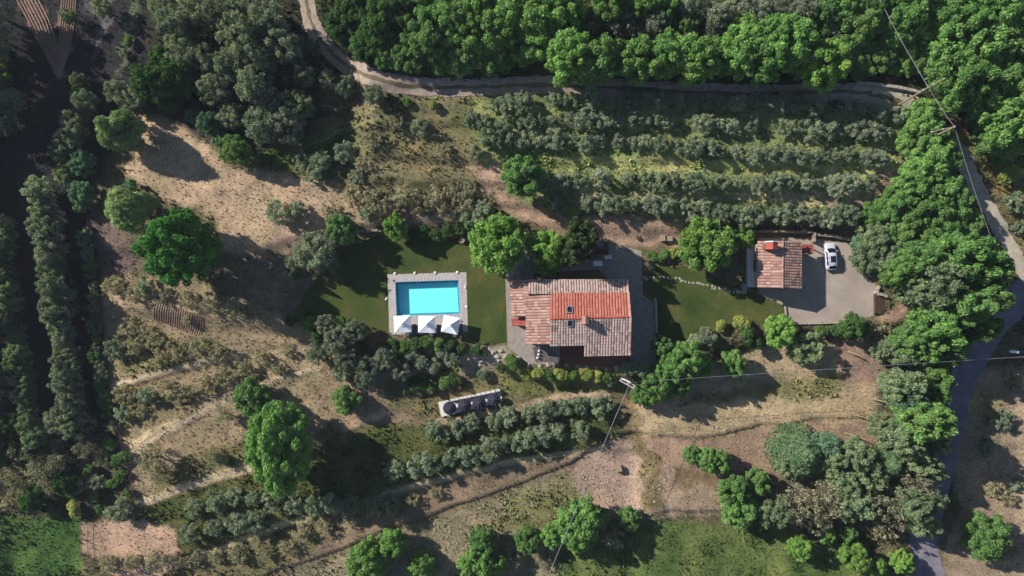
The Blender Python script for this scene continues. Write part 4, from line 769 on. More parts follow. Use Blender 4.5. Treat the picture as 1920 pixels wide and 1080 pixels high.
def window_on(house, x, y, z, w, h, axis_, out, door=False):
    """a window or door on an outer wall; axis_ 'x': the wall runs along x; out: +1 or -1 facing"""
    ex, ey = (1, 0) if axis_ == 'x' else (0, 1); nx_, ny_ = (0, out) if axis_ == 'x' else (out, 0); nm = 'door' if door else 'window'
    f = MB()
    for s in (-1, 1): f.box((x + ex * s * w / 2 + nx_ * 0.03, y + ey * s * w / 2 + ny_ * 0.03, z), (0.1 if ex else 0.14, 0.1 if ey else 0.14, h))
    for s in (-1, 1): f.box((x + nx_ * 0.035, y + ny_ * 0.035, z + s * h / 2), (w + 0.1 if ex else 0.16, w + 0.1 if ey else 0.16, 0.1))
    o = link(nm, f.mesh(nm, 'dark_wood'), house)
    if door:
        p = MB().box((x + nx_ * 0.01, y + ny_ * 0.01, z), (w - 0.1 if ex else 0.08, w - 0.1 if ey else 0.08, h - 0.1)); link('door_leaf', p.mesh('door_leaf', 'dark_wood'), o)
    else:
        p = MB().box((x + nx_ * 0.008, y + ny_ * 0.008, z), (w - 0.1 if ex else 0.06, w - 0.1 if ey else 0.06, h - 0.1)); link('pane', p.mesh('pane', 'glass'), o)
        for s in (-1, 1):
            sh = MB().box((x + ex * s * w * 0.8 + nx_ * 0.05, y + ey * s * w * 0.8 + ny_ * 0.05, z), (w * 0.48 if ex else 0.05, w * 0.48 if ey else 0.05, h)); link('shutter', sh.mesh('shutter', 'dark_wood'), o)
# ------------------------------------------------------------------ the villa
villa = thing('villa', 'large stone farmhouse with patchwork of weathered and new terracotta roofs', 'house')
ZR, ZRN, ZN1, ZN0 = 7.6, 6.5, 5.9, 4.9
nN = (P(1177, 524.5, ZN0), P(991, 524.5, ZN0), P(1179, 551, ZN1), P(991, 551, ZN1))
rN = roof(villa, *nN, 'tile_grey')
nR = (P(1180, 549, ZRN), P(1032, 550, ZRN), P(1183, 594, ZR), P(1032, 598, ZR))
rR = roof(villa, *nR, 'tile_new', 0.44, ridge='tile_red')
nS1 = (P(1031, 648.5, 6.2), P(1098, 647, 6.2), P(1032, 598.3, ZR - 0.01), P(1097, 596.2, ZR - 0.01))
rS1 = roof(villa, *nS1, 'tile_grey', 0.44)
nS2 = (P(1095, 667.5, 5.6), P(1182, 665.5, 5.6), P(1097, 596.2, ZR - 0.01), P(1184, 593.8, ZR - 0.01))
rS2 = roof(villa, *nS2, 'tile_grey', 0.44)
nW2 = (P(986, 555, 5.2), P(986.5, 645.5, 5.2), P(1031, 553, 6.3), P(1031, 645.5, 6.3))
rW2 = roof(villa, *nW2, 'tile_pink', 0.46)
nW1 = (P(956, 524.5, 3.7), P(957.5, 562, 3.7), P(991, 524.5, 4.75), P(990.5, 562, 4.75))
rW1 = roof(villa, *nW1, 'tile_pink', 0.46)
nW1b = (P(959.5, 562.3, 3.7), P(960, 593, 3.7), P(986.5, 562.3, 4.6), P(986.5, 593, 4.6))
rW1b = roof(villa, *nW1b, 'tile_pink', 0.46)
nW3 = (P(960, 596, 2.5), P(960.5, 611, 2.5), P(986, 596, 3.0), P(986, 611, 3.0))
rW3 = roof(villa, *nW3, 'tile_red', 0.4)
for c in (nN, nS2, nW2, nW1, nW1b, nW3): wall_under(villa, c)
# raised centre block under the new roof and the narrow south slope
a, b = nR[1], nR[0]; c1, c2 = nS2[2], nS2[3]
link('wall', MB().prism([(a.x + .2, a.y - .3), (b.x - .3, b.y - .3), (c2.x - .3, c2.y), (nR[3].x + .2, nR[3].y)], 3.0, [ZRN - .2, ZRN - .2, ZR - .25, ZR - .25]).mesh('wall', 'plaster'), villa)
s0, s1 = nS1[0], nS1[1]; link('wall', MB().prism([(s0.x + .2, s0.y + .3), (s1.x, s1.y + .3), (nS1[3].x, nS1[3].y - .02), (nS1[2].x + .2, nS1[2].y - .02)], -0.3, [6.0, 6.0, ZR - .28, ZR - .28]).mesh('wall', 'stone_wall'), villa)
# verge tiles along the right gable
for q0, q1, mt_ in ((nR[0], nR[2], 'tile_old'), (nS2[1], nS2[3], 'tile_old'), (nN[0], nN[2], 'tile_old')):
    o_ = q1 - q0; ridge_tiles(rR if mt_ == 'tile_old' else rR, Vector(q0) + Vector((-0.1, 0, 0.1)), Vector(q1) + Vector((-0.1, 0, 0.1)), mt_, 0.36)
# chimney
cp = P(1096.5, 600, 8.2); ch = link('chimney', MB().box((cp.x, cp.y, 7.7), (0.85, 1.15, 2.0)).mesh('chimney', 'plaster'), villa)
link('chimney_cap', MB().box((cp.x, cp.y, 8.76), (1.05, 1.35, 0.12)).box((cp.x - .3, cp.y, 8.95), (0.14, 1.0, 0.26)).box((cp.x + .3, cp.y, 8.95), (0.14, 1.0, 0.26)).mesh('chimney_cap', 'brick'), ch)
cr = link('cover', None, ch) if False else link('cover_tile', MB().add([(cp.x - .5, cp.y - .65, 9.08), (cp.x, cp.y - .65, 9.34), (cp.x + .5, cp.y - .65, 9.08), (cp.x - .5, cp.y + .65, 9.08), (cp.x, cp.y + .65, 9.34), (cp.x + .5, cp.y + .65, 9.08)], [(0, 1, 4, 3), (1, 2, 5, 4), (0, 3, 5, 2), (0, 2, 1), (3, 4, 5)]).mesh('cover_tile', 'tile_pink'), ch)
pp = P(1100.5, 602, 8.0); link('flue_pipe', MB().tube([(pp.x + .5, pp.y + .2, 7.0), (pp.x + .5, pp.y + .2, 9.2)], 0.11, 8).mesh('flue_pipe', 'metal'), villa)
# skylights
def skylight(px, py, corners, w=0.82, h=1.0):
    LL, LR, UL, UR = map(Vector, corners); n = (LR - LL).cross(UL - LL).normalized(); n = n if n.z > 0 else -n
    p = P(px, py, 7.0)
    for _ in range(8): z = LL.z - (n.x * (p.x - LL.x) + n.y * (p.y - LL.y)) / n.z; p = P(px, py, z)
    v = (UL - LL).normalized(); u = v.cross(n).normalized(); mt = Matrix((u, n.cross(u), n)).transposed().to_4x4(); mt.translation = p + n * 0.1
    f = MB()
    for s in (-1, 1): f.box((s * w / 2, 0, 0), (0.12, h + 0.12, 0.3)); f.box((0, s * h / 2, 0.004), (w, 0.12, 0.3))
    o = link('skylight', f.mesh('skylight', 'metal'), villa); o.matrix_local = mt
    link('pane', MB().box((0, 0, 0.06), (w - 0.1, h - 0.1, 0.05)).mesh('pane', 'glass'), o)
skylight(1068, 581, nR); skylight(1069, 605.5, nS1)
yN = (nN[0].y + nN[1].y) / 2 - 0.28; yS = nS2[0].y + 0.28; xE = nS2[1].x - 0.28
for k, px in enumerate((1010, 1045, 1085, 1125, 1160)): window_on(villa, P(px, 524, 3).x, yN, 1.15 if k == 2 else 2.4, 1.1 if k == 2 else 0.9, 2.3 if k == 2 else 1.2, 'x', 1, k == 2)
for k, px in enumerate((1112, 1140, 1166)): window_on(villa, P(px, 666, 3).x, yS, 1.15 if k == 1 else 3.9, 1.1 if k == 1 else 0.9, 2.3 if k == 1 else 1.2, 'x', -1, k == 1)
for y_, z_ in ((P(0, 570).y, 4.0), (P(0, 630).y, 4.0), (P(0, 630).y, 1.4)): window_on(villa, xE, y_, z_, 0.9, 1.2, 'y', 1)
flat_sheet('south_terrace', [[(1052, 638), (1184, 640), (1184, 688), (1052, 684)]], 'brick', 0.046)
# awning and things in the south court
aw = thing('shade_sail', 'brown fabric awning stretched over the court below the villa', 'awning')
A_ = [P(999, 650, 2.7), P(1030, 652, 2.9), P(1049, 668, 2.5), P(1046, 681, 2.4), P(1004, 678, 2.4)]
mb = MB(); cc = sum(A_, Vector()) / 5 - Vector((0, 0, 0.12)); mb.add([*A_, cc], [(0, 1, 5), (1, 2, 5), (2, 3, 5), (3, 4, 5), (4, 0, 5)]); link('canopy', mb.mesh('canopy', 'fabric_taupe'), aw)
for p in A_: link('post', MB().tube([(p.x, p.y, 0), p], 0.04, 6).mesh('post', 'frame_dark'), aw)
for k, (px, py) in enumerate([(1011, 650), (1011, 658), (1010, 665), (1008, 671)]):
    p = P(px, py, 2.75); o = thing('string_lamp', f'small white globe lamp over the brown awning, {ordn(k)} from the top', 'lamp', p, 0, 'globe lamps over the awning')
    mb = MB(); bm = bmesh.new(); bmesh.ops.create_icosphere(bm, subdivisions=2, radius=0.19); me = bpy.data.meshes.new('globe'); bm.to_mesh(me); bm.free(); me.materials.append(M['white_paint']); link('globe', me, o); link('cap', MB().tube([(0, 0, .16), (0, 0, .3)], 0.06, 6).mesh('cap', 'frame_dark'), o)
# ------------------------------------------------------------------ the outbuilding
shed = thing('outbuilding', 'small stone outbuilding with pink gabled terracotta roof beside gravel yard', 'building')
oRz, oEz = 5.3, 4.1
oW = (P(1421, 452, oEz), P(1420.5, 539, oEz), P(1468, 451.5, oRz), P(1467.5, 540, oRz))
oE = (P(1502, 542, 3.9), P(1502.5, 453, 3.9), P(1468.3, 540, oRz - 0.01), P(1468.8, 451.5, oRz - 0.01))
roof(shed, *oW, 'tile_pink', 0.45, ridge='tile_pink'); roof(shed, *oE, 'tile_old', 0.45)
wx0, wx1, wy0, wy1, xr = oW[0].x + .3, oE[0].x - .3, oW[1].y + .3, oW[0].y - .3, oW[2].x
link('wall', MB().prism([(wx0, wy0), (xr, wy0), (xr, wy1), (wx0, wy1)], -0.3, [oEz - .1, oRz - .22, oRz - .22, oEz - .1]).mesh('wall', 'plaster'), shed)
link('wall', MB().prism([(xr, wy0), (wx1, wy0), (wx1, wy1), (xr, wy1)], -0.3, [oRz - .22, 3.75, 3.75, oRz - .22]).mesh('wall', 'plaster'), shed)
window_on(shed, (wx0 + xr) / 2 - .6, wy0, 1.1, 1.0, 2.1, 'x', -1, True); window_on(shed, wx1, (wy0 + wy1) / 2, 1.1, 2.2, 2.1, 'y', 1, True)
window_on(shed, wx0, (wy0 + wy1) / 2, 1.5, 0.9, 1.1, 'y', -1)
nP = (P(1524.5, 475, 2.5), P(1524.5, 458, 2.5), P(1502, 475, 2.8), P(1502, 458, 2.8)); roof(shed, *nP, 'tile_red', 0.36)
for q in nP[:2]: link('post', MB().box((q.x - .2, q.y, 1.15), (0.16, 0.16, 2.4)).mesh('post', 'dark_wood'), shed)
c = P(1440, 463, 4.6); ch = link('chimney', MB().box((c.x, c.y, 5.2), (1.5, 0.9, 2.4)).mesh('chimney', 'brick'), shed)
rt = MB(); t = 6.45
rt.add([(c.x - .95, c.y - .6, t), (c.x, c.y - .6, t + .55), (c.x + .95, c.y - .6, t), (c.x - .95, c.y + .6, t), (c.x, c.y + .6, t + .55), (c.x + .95, c.y + .6, t)], [(0, 1, 4, 3), (1, 2, 5, 4), (0, 3, 5, 2), (0, 2, 1), (3, 4, 5)])
link('chimney_cap', rt.mesh('chimney_cap', 'tile_red'), ch)
link('gable_trim', MB().tube([(c.x - 1.0, c.y + .62, t), (c.x, c.y + .62, t + .6), (c.x + 1.0, c.y + .62, t)], 0.09, 6).mesh('gable_trim', 'white_paint'), ch)
# terrace along its west side, steps, yard walls
tw = thing('terrace', 'pale raised stone terrace along the west side of the outbuilding', 'terrace')
a, b = P(1402, 538, .9), P(1417, 462, .9); link('slab', MB().box(((a.x + b.x) / 2, (a.y + b.y) / 2, .42), (b.x - a.x, b.y - a.y, .96)).mesh('slab', 'concrete'), tw)
for k in range(4):
    q = P(1398.5 - 1.8 * k, 541, .7 - .2 * k); link('step', MB().box((q.x, q.y, .35 - .1 * k), (0.32, 1.5, .7 - .2 * k)).mesh('step', 'stone'), tw)
def stone_wall_line(name, label, px, h, th, mat='stone_wall', blocks=True, cat='wall', cap=None, zbase=None):
    pts = [G(*p) for p in px]; root = thing(name, label, cat, pts[0]); rnd = random.Random(len(label)); o = pts[0]
    for a, b in zip(pts, pts[1:]):
        d = b - a; L = Vector((d.x, d.y, 0)).length; n = max(1, round(L / 0.75)); ang = math.atan2(d.y, d.x)
        for i in range(n):
            f = (i + .5) / n; p = a.lerp(b, f) - o; hh = h * rnd.uniform(0.9, 1.08)
            link('stone_block', MB().box((p.x, p.y, p.z + hh / 2 - .15), (L / n * rnd.uniform(.93, .985), th * rnd.uniform(.88, 1.1), hh + .3), ang, 0.94).mesh('stone_block', mat), root)
    return root
stone_wall_line('stone_wall', 'low stone wall along the top edge of the gravel yard', [(1526, 441), (1560, 444), (1590, 450)], 1.0, .4)
stone_wall_line('stone_wall', 'stone wall between outbuilding terrace and gravel yard', [(1522.5, 437), (1522.5, 455)], 1.3, .3)
stone_wall_line('stone_wall', 'stone wall above the paved strip behind the outbuilding', [(1414, 434), (1470, 435), (1522, 437)], 1.0, .35)
stone_wall_line('stone_kerb', 'long low stone kerb closing the bottom of the gravel yard', [(1476, 607), (1540, 606), (1600, 604)], .35, .3, 'stone', cat='kerb')
stone_wall_line('stone_kerb', 'short stone kerb between outbuilding lawn and gravel yard', [(1471.5, 574), (1474, 606)], .35, .28, 'stone', cat='kerb')
stone_wall_line('stone_wall', 'curved pale stone wall beside the wooden gate steps', [(1646, 537), (1641, 544), (1641, 551), (1652, 553), (1660, 557)], .8, .45, 'stone')
stone_wall_line('stone_wall', 'short stone wall at the top edge of the pool lawn', [(672, 433), (695, 433), (718, 434)], .9, .4)
stone_wall_line('stone_wall', 'stone pillar wall beside the shaded patio and east lawn', [(1227, 558), (1229, 575), (1230, 625)], .7, .4, 'stone')
stone_wall_line('stone_wall', 'dry stone wall along the wood by the gravel bend', [(1602, 158), (1640, 161), (1680, 166), (1722, 176)], .9, .5, 'stone')
stone_wall_line('stone_wall', 'long thin white wall behind the charcoal parasols', [(845, 750), (893, 740), (938, 730.5)], 1.1, .32, 'concrete')
stone_wall_line('stone_wall', 'thin stone garden wall at the southeast corner of the villa', [(1182.5, 668), (1182.5, 690)], 1.6, .3)
# wooden gate steps
gs = thing('gate_steps', 'brown wooden sleeper steps leaving the right side of gravel yard', 'steps', P(1649, 570))
for k in range(5):
    p = P(1640 + 4.4 * k, 570, .2) - P(1649, 570); link('step_plank', MB().box((p.x, p.y, .36 - .12 * k), (.3, 3.1, .42)).mesh('step_plank', 'dark_wood'), gs)
# ------------------------------------------------------------------ swimming pool
pool = thing('swimming_pool', 'rectangular turquoise swimming pool with pale stone surround', 'swimming pool')
OUT = [P(726.5, 514.5), P(874.5, 510.5), P(877.5, 622), P(730.5, 628)]
def inset_q(q, d):
    c = sum(q, Vector()) / 4; return [Vector((p.x - d * math.copysign(1, p.x - c.x), p.y - d * math.copysign(1, p.y - c.y), p.z)) for p in q]
def frame_mesh(a, b, z1, z0):
    mb = MB(); n = 4
    mb.add([(*p[:2], z1) for p in a] + [(*p[:2], z1) for p in b], [(i, (i + 1) % 4, 4 + (i + 1) % 4, 4 + i) for i in range(4)])
    mb.add([(*p[:2], z1) for p in a] + [(*p[:2], z0) for p in a], [(i, 4 + i, 4 + (i + 1) % 4, (i + 1) % 4) for i in range(4)])
    mb.add([(*p[:2], z1) for p in b] + [(*p[:2], z0) for p in b], [(i, (i + 1) % 4, 4 + (i + 1) % 4, 4 + i) for i in range(4)])
    return mb
COP = inset_q(POOL, -0.55)
link('deck', frame_mesh(OUT, COP, 0.08, -0.3).mesh('deck', 'deck'), pool)
rnd = random.Random(9)
for i in range(4):                                   # coping stones round the rim, one by one
    a, b, c_, d_ = COP[i], COP[(i + 1) % 4], POOL[(i + 1) % 4], POOL[i]; n = max(2, round((b - a).length / 0.62))
    for k in range(n):
        f0, f1 = k / n + .003, (k + 1) / n - .003; q = [a.lerp(b, f0), a.lerp(b, f1), d_.lerp(c_, f1), d_.lerp(c_, f0)]
        link('coping_stone', MB().prism([(p.x, p.y) for p in q], -0.1, 0.1 + rnd.uniform(0, .008)).mesh('coping_stone', 'coping'), pool)
B = inset_q(POOL, 0.02); BZ = -1.42
mb = MB(); mb.add([(*p[:2], 0.02) for p in B] + [(*p[:2], BZ) for p in B], [(i, 4 + i, 4 + (i + 1) % 4, (i + 1) % 4) for i in range(4)] + [(4, 7, 6, 5)])
link('basin', mb.mesh('basin', 'pool'), pool)
LG = inset_q(POOL, 0.3); link('ledge', MB().add([(*p[:2], -0.62) for p in B] + [(*p[:2], -0.62) for p in LG], [(i, (i + 1) % 4, 4 + (i + 1) % 4, 4 + i) for i in range(4)]).add([(*p[:2], -0.62) for p in LG] + [(*p[:2], BZ) for p in LG], [(i, (i + 1) % 4, 4 + (i + 1) % 4, 4 + i) for i in range(4)]).mesh('ledge', 'mosaic'), pool)
wt = link('water', MB().add([(*p[:2], -0.12) for p in inset_q(POOL, 0.03)], [(3, 2, 1, 0)]).mesh('water', 'water'), pool)
for k, (px, py) in enumerate([(738.5, 526.5), (741, 595)]):
    p = P(px, py, .1); lk = MB().tube([(p.x, p.y, .1), (p.x, p.y, .16)], .2, 10); link('skimmer_lid', lk.mesh('skimmer_lid', 'frame_dark'), pool)
p = P(733, 594, .1); lad = MB()
for k, (px, py) in enumerate([(740, 513), (778, 512.5), (816, 511.5), (857, 510.5), (724.5, 561), (872.5, 538), (874, 575), (863, 602)]):
    p = P(px, py); rk = thing('edge_stone', f'small white stone on the rim of the pool surround, {ordn(k)} clockwise', 'stone', p, k, 'white stones round the pool')
    bm = bmesh.new(); bmesh.ops.create_icosphere(bm, subdivisions=2, radius=.24)
    for v in bm.verts: v.co = Vector((v.co.x * 1.2, v.co.y * .9, v.co.z * .6 + .12)) * (1 + .2 * math.sin(v.co.x * 9 + k))
    me = bpy.data.meshes.new('stone'); bm.to_mesh(me); bm.free(); me.materials.append(M['concrete']); link('rock', me, rk)
# ------------------------------------------------------------------ parasols, loungers
def square_parasol(px, py, rz, label):
    z = 2.35; p = P(px, py, 2.7); o = thing('parasol', label, 'parasol', (p.x, p.y, 0.08), rz, 'white parasols by the pool'); s, r = 1.36, []
    mb = MB(); N = 4
    for a, (dx, dy) in enumerate(((1, 0), (0, 1), (-1, 0), (0, -1))):     # four sloping panels, sagging a little between the ribs
        ex, ey = -dy, dx
        g = lambda f, t, sag: ((dx * f + ex * f * t) * s, (dy * f + ey * f * t) * s, z + .78 * (1 - f) - sag * f * (1 - t * t))
        vs = []; fs = []
        for i in range(N + 1):
            for j in range(N + 1): vs.append(g(.16 + .84 * i / N, -1 + 2 * j / N, .07))
        for i in range(N):
            for j in range(N): fs.append((i * (N + 1) + j, (i + 1) * (N + 1) + j, (i + 1) * (N + 1) + j + 1, i * (N + 1) + j + 1))
        c = MB().add(vs, fs); link('canopy_panel', c.mesh('canopy_panel', 'fabric_white'), o)
        link('valance', MB().add([g(1, -1, 0), g(1, 0, .07), g(1, 1, 0)] + [tuple(Vector(g(1, t, sg)) - Vector((0, 0, .2))) for t, sg in ((-1, 0), (0, .07), (1, 0))], [(0, 3, 4, 1), (1, 4, 5, 2)]).mesh('valance', 'fabric_white'), o)
    link('vent_cap', MB().add([(.34, -.34, z + .74), (.34, .34, z + .74), (-.34, .34, z + .74), (-.34, -.34, z + .74), (0, 0, z + .98)], [(0, 1, 4), (1, 2, 4), (2, 3, 4), (3, 0, 4)]).mesh('vent_cap', 'fabric_white'), o)
    link('pole', MB().tube([(0, 0, 0), (0, 0, z + 1.02)], .035, 8).mesh('pole', 'wood'), o)
    link('base', MB().box((0, 0, .06), (.7, .7, .12)).mesh('base', 'concrete'), o)
    for a in range(4): link('rib', MB().tube([(0, 0, z + .72), (math.cos(a * math.pi / 2 + .785) * s * 1.38, math.sin(a * math.pi / 2 + .785) * s * 1.38, z - .03)], .018, 5).mesh('rib', 'wood'), o)
square_parasol(754, 607.5, .06, 'square white canvas parasol at the left end of the pool edge')
square_parasol(800, 608, -.02, 'square white canvas parasol in the middle of the pool edge')
square_parasol(845, 609, -.2, 'square white canvas parasol turned askew at the right of pool edge')
def lounger(px, py, rz, label):
    p = P(px, py, .3); o = thing('sun_lounger', label, 'sun lounger', (p.x, p.y, 0.08), rz, 'sun loungers under the white parasols')
    link('frame', MB().box((0, 0, .26), (.66, 1.95, .06)).mesh('frame', 'frame_dark'), o)
    for sx in (-.28, .28):
        for sy in (-.85, .85): link('leg', MB().box((sx, sy, .115), (.05, .05, .23)).mesh('leg', 'frame_dark'), o)
    link('mattress', MB().box((0, -.35, .33), (.6, 1.2, .08)).mesh('mattress', 'fabric_grey'), o)
    mb = MB().add([(-.3, .25, .3), (.3, .25, .3), (.3, .92, .72), (-.3, .92, .72), (-.3, .25, .38), (.3, .25, .38), (.3, .88, .8), (-.3, .88, .8)], [(3, 2, 1, 0), (4, 5, 6, 7), (0, 1, 5, 4), (1, 2, 6, 5), (2, 3, 7, 6), (3, 0, 4, 7)]); link('backrest', mb.mesh('backrest', 'fabric_grey'), o)
for k, (px, py) in enumerate([(764, 619), (777, 619), (808, 620), (822, 620), (852, 621), (864, 618)]):
    lounger(px, py, .05 * (k % 3) - .05, f'grey sun lounger under the white parasols, {ordn(k)} from the left')
# charcoal round parasols on a concrete pad
padp = [G(*q) for q in [(822, 754), (843, 749), (939, 731), (942, 752), (828, 781)]]; pz = max(p.z for p in padp) + .12
struct(link('concrete_pad', MB().prism([(p.x, p.y) for p in padp], pz - 1.6, pz).mesh('concrete_pad', 'concrete')))
def round_parasol(px, py, label, n=10):
    z = 1.3; p = P(px, py, pz + 1.5); o = thing('round_parasol', label, 'parasol', (p.x, p.y, pz), random.Random(px).uniform(0, 1), 'charcoal parasols on the concrete pad'); r = 1.13
    for k in range(n):
        a0, a1, am = 6.28319 * k / n, 6.28319 * (k + 1) / n, 6.28319 * (k + .5) / n
        g = lambda a, f, sag: (math.cos(a) * r * f, math.sin(a) * r * f, z + .5 * (1 - f ** 1.4) - sag)
        vs = [g(a0, .1, 0), g(a1, .1, 0), g(a0, .55, 0), g(am, .54, .05), g(a1, .55, 0), g(a0, 1, 0), g(am, .955, .07), g(a1, 1, 0)]
        link('canopy_panel', MB().add(vs, [(0, 2, 3), (0, 3, 1), (1, 3, 4), (2, 5, 6, 3), (3, 6, 7, 4)]).mesh('canopy_panel', 'fabric_black'), o)
        link('rib', MB().tube([g(a0, .05, -.02), g(a0, .5, -.02), g(a0, 1.02, -.01)], .022, 4).mesh('rib', 'fabric_grey'), o)
    link('finial', MB().tube([(0, 0, z + .5), (0, 0, z + .62)], [.13, .03], 8).mesh('finial', 'fabric_grey'), o)
    link('pole', MB().tube([(0, 0, 0), (0, 0, z + .52)], .035, 8).mesh('pole', 'frame_dark'), o); link('base', MB().tube([(0, 0, 0), (0, 0, .1)], .32, 12).mesh('base', 'frame_dark'), o)
for k, (px, py) in enumerate([(843, 765.5), (871, 760), (898.5, 755), (926, 749)]):
    round_parasol(px, py, f'round charcoal ribbed parasol on the concrete pad, {ordn(k)} of four from the left')
for k, (px, py, nm) in enumerate([(812, 734, 'left'), (864, 725, 'right')]):
    g = G(px, py); o = thing('garden_post', f'slim dark wooden garden post above the charcoal parasols, the {nm} one', 'post', g, 0, 'garden posts'); link('shaft', MB().tube([(0, 0, -.3), (0, 0, 2.5)], [.18, .15], 8).mesh('shaft', 'dark_wood'), o); link('cap', MB().box((0, 0, 2.53), (.4, .4, .08)).mesh('cap', 'dark_wood'), o)
# ------------------------------------------------------------------ car
car = thing('car', 'white estate car with dark sunroof parked on the gravel yard', 'car', P(1556, 481, .4).xy.to_3d() + Vector((0, 0, .034)), R(3))
def loft(secs, n_arc=None):
    """secs: list of (y, [(x, z) half outline from bottom centre to top centre]); mirrored in x"""
    mb = MB(); m = len(secs[0][1]); w = 2 * m - 2; vs = []
    for y, pr in secs:
        full = pr + [(-x, z) for x, z in reversed(pr[1:-1])]
        vs += [(x, y, z) for x, z in full]
    fs = [(i * w + k, i * w + (k + 1) % w, (i + 1) * w + (k + 1) % w, (i + 1) * w + k) for i in range(len(secs) - 1) for k in range(w)]
    fs += [tuple(reversed(range(w))), tuple(range((len(secs) - 1) * w, len(secs) * w))]
    return mb.add(vs, fs)
def bsec(y, hw, z0, zb): return (y, [(0, z0), (hw * .86, z0), (hw, z0 + .18), (hw * 1.0, (z0 + zb) / 2 + .05), (hw * .93, zb - .05), (hw * .8, zb), (0, zb + .035)])
body = loft([bsec(-2.24, .70, .38, .86), bsec(-2.15, .84, .3, .96), bsec(-1.6, .92, .26, 1.0), bsec(-.5, .93, .24, .99), bsec(.6, .93, .24, .97), bsec(1.1, .92, .25, .93), bsec(1.75, .87, .27, .84), bsec(2.08, .76, .3, .74), bsec(2.24, .58, .38, .62)])
link('body', body.mesh('body', 'car_paint', True), car)
def csec(y, hw, z0, z1): return (y, [(0, z0), (hw, z0), (hw * .93, (z0 + z1) / 2), (hw * .8, z1 - .06), (hw * .7, z1), (0, z1 + .03)])
link('cabin', loft([csec(-2.06, .76, .9, .96), csec(-1.6, .8, .9, 1.42), csec(-.8, .82, .9, 1.51), (0.1, csec(0.1, .82, .9, 1.5)[1]), csec(.5, .82, .9, 1.43), csec(1.22, .78, .88, .94)]).mesh('cabin', 'car_paint', True), car)
link('windscreen', MB().add([(-.62, 1.24, .985), (.62, 1.24, .985), (.54, .53, 1.47), (-.54, .53, 1.47), (0, 1.34, .985), (0, .60, 1.485)], [(0, 4, 5, 3), (4, 1, 2, 5)]).mesh('windscreen', 'glass'), car)
link('rear_window', MB().add([(-.6, -2.1, 1.0), (-.54, -1.64, 1.46), (.54, -1.64, 1.46), (.6, -2.1, 1.0)], [(0, 1, 2, 3)]).mesh('rear_window', 'glass'), car)
link('sunroof', MB().box((.06, -.55, 1.545), (.86, 1.05, .03)).mesh('sunroof', 'glass'), car)
for s in (-1, 1):
    for y0, y1 in ((-1.5, -.75), (-.68, .0), (.06, .75)):
        link('side_window', MB().add([(s * .835, y0, 1.02), (s * .835, y1, 1.02), (s * .72, min(y1, .5), 1.4), (s * .72, y0 + .05, 1.4)], [(0, 1, 2, 3) if s > 0 else (3, 2, 1, 0)]).mesh('side_window', 'glass'), car)
    link('roof_rail', MB().tube([(s * .62, -1.55, 1.48), (s * .63, -1.3, 1.56), (s * .63, .1, 1.56), (s * .62, .35, 1.5)], .022, 5).mesh('roof_rail', 'metal'), car)
    link('headlight', MB().box((s * .62, 2.06, .66), (.28, .26, .12), -s * .5).mesh('headlight', 'lamp_glass'), car)
    link('tail_light', MB().box((s * .74, -2.17, .86), (.16, .12, .24)).mesh('tail_light', 'red_glass'), car)
    link('wing_mirror', MB().box((s * 1.0, .82, 1.02), (.2, .12, .15)).mesh('wing_mirror', 'car_paint'), car)
    for y in (-1.38, 1.36):
        w = link('wheel', MB().tube([(s * .72, y, .33), (s * .95, y, .33)], .33, 16).mesh('wheel', 'rubber'), car); link('rim', MB().tube([(s * .94, y, .33), (s * .962, y, .33)], .2, 10).mesh('rim', 'rim'), w)
link('bumper', MB().box((0, -2.25, .5), (1.4, .1, .22)).mesh('bumper', 'frame_dark'), car)
link('aerial', MB().box((.12, -1.25, 1.57), (.06, .22, .07), 0, .6).mesh('aerial', 'white_paint'), car)
# ------------------------------------------------------------------ patio furniture
def table(px, py, w, d, rz, mat, label):
    p = P(px, py, .75); o = thing('garden_table', label, 'table', (p.x, p.y, .04), rz); link('table_top', MB().box((0, 0, .73), (w, d, .05)).mesh('table_top', mat), o)
    for sx in (-1, 1):
        for sy in (-1, 1): link('leg', MB().box((sx * (w / 2 - .08), sy * (d / 2 - .08), .35), (.07, .07, .7)).mesh('leg', 'frame_dark'), o)
def chair(px, py, rz, mat, label):
    p = P(px, py, .45); o = thing('garden_chair', label, 'chair', (p.x, p.y, .04), rz, 'chairs on the shaded patio'); link('seat', MB().box((0, 0, .44), (.55, .55, .06)).mesh('seat', mat), o)
    link('backrest', MB().box((0, .27, .7), (.55, .06, .5)).mesh('backrest', mat), o)
    for sx in (-.23, .23):
        for sy in (-.23, .23): link('leg', MB().box((sx, sy, .2), (.05, .05, .42)).mesh('leg', mat), o)
table(1121, 494, 1.5, .8, 0, 'white_paint', 'white rectangular table in the shade of the patio'); table(1126, 470, 2.6, 1.1, 0, 'dark_wood', 'long dark wooden table under the trees on the patio')
for k, (px, py, rz, m_) in enumerate([(1137, 483, .2, 'white_paint'), (1144, 482, -.1, 'white_paint'), (1115, 460, 0, 'fabric_grey'), (1136, 460, 0, 'fabric_grey'), (1116, 481, 3.14, 'fabric_grey'), (990, 484, .4, 'white_paint')]):
    chair(px, py, rz, m_, f'{"white" if m_ == "white_paint" else "grey"} garden chair on the shaded patio, {["right of the white table", "rightmost", "above the dark table left", "above the dark table right", "below the dark table", "between the two lime trees"][k]}')
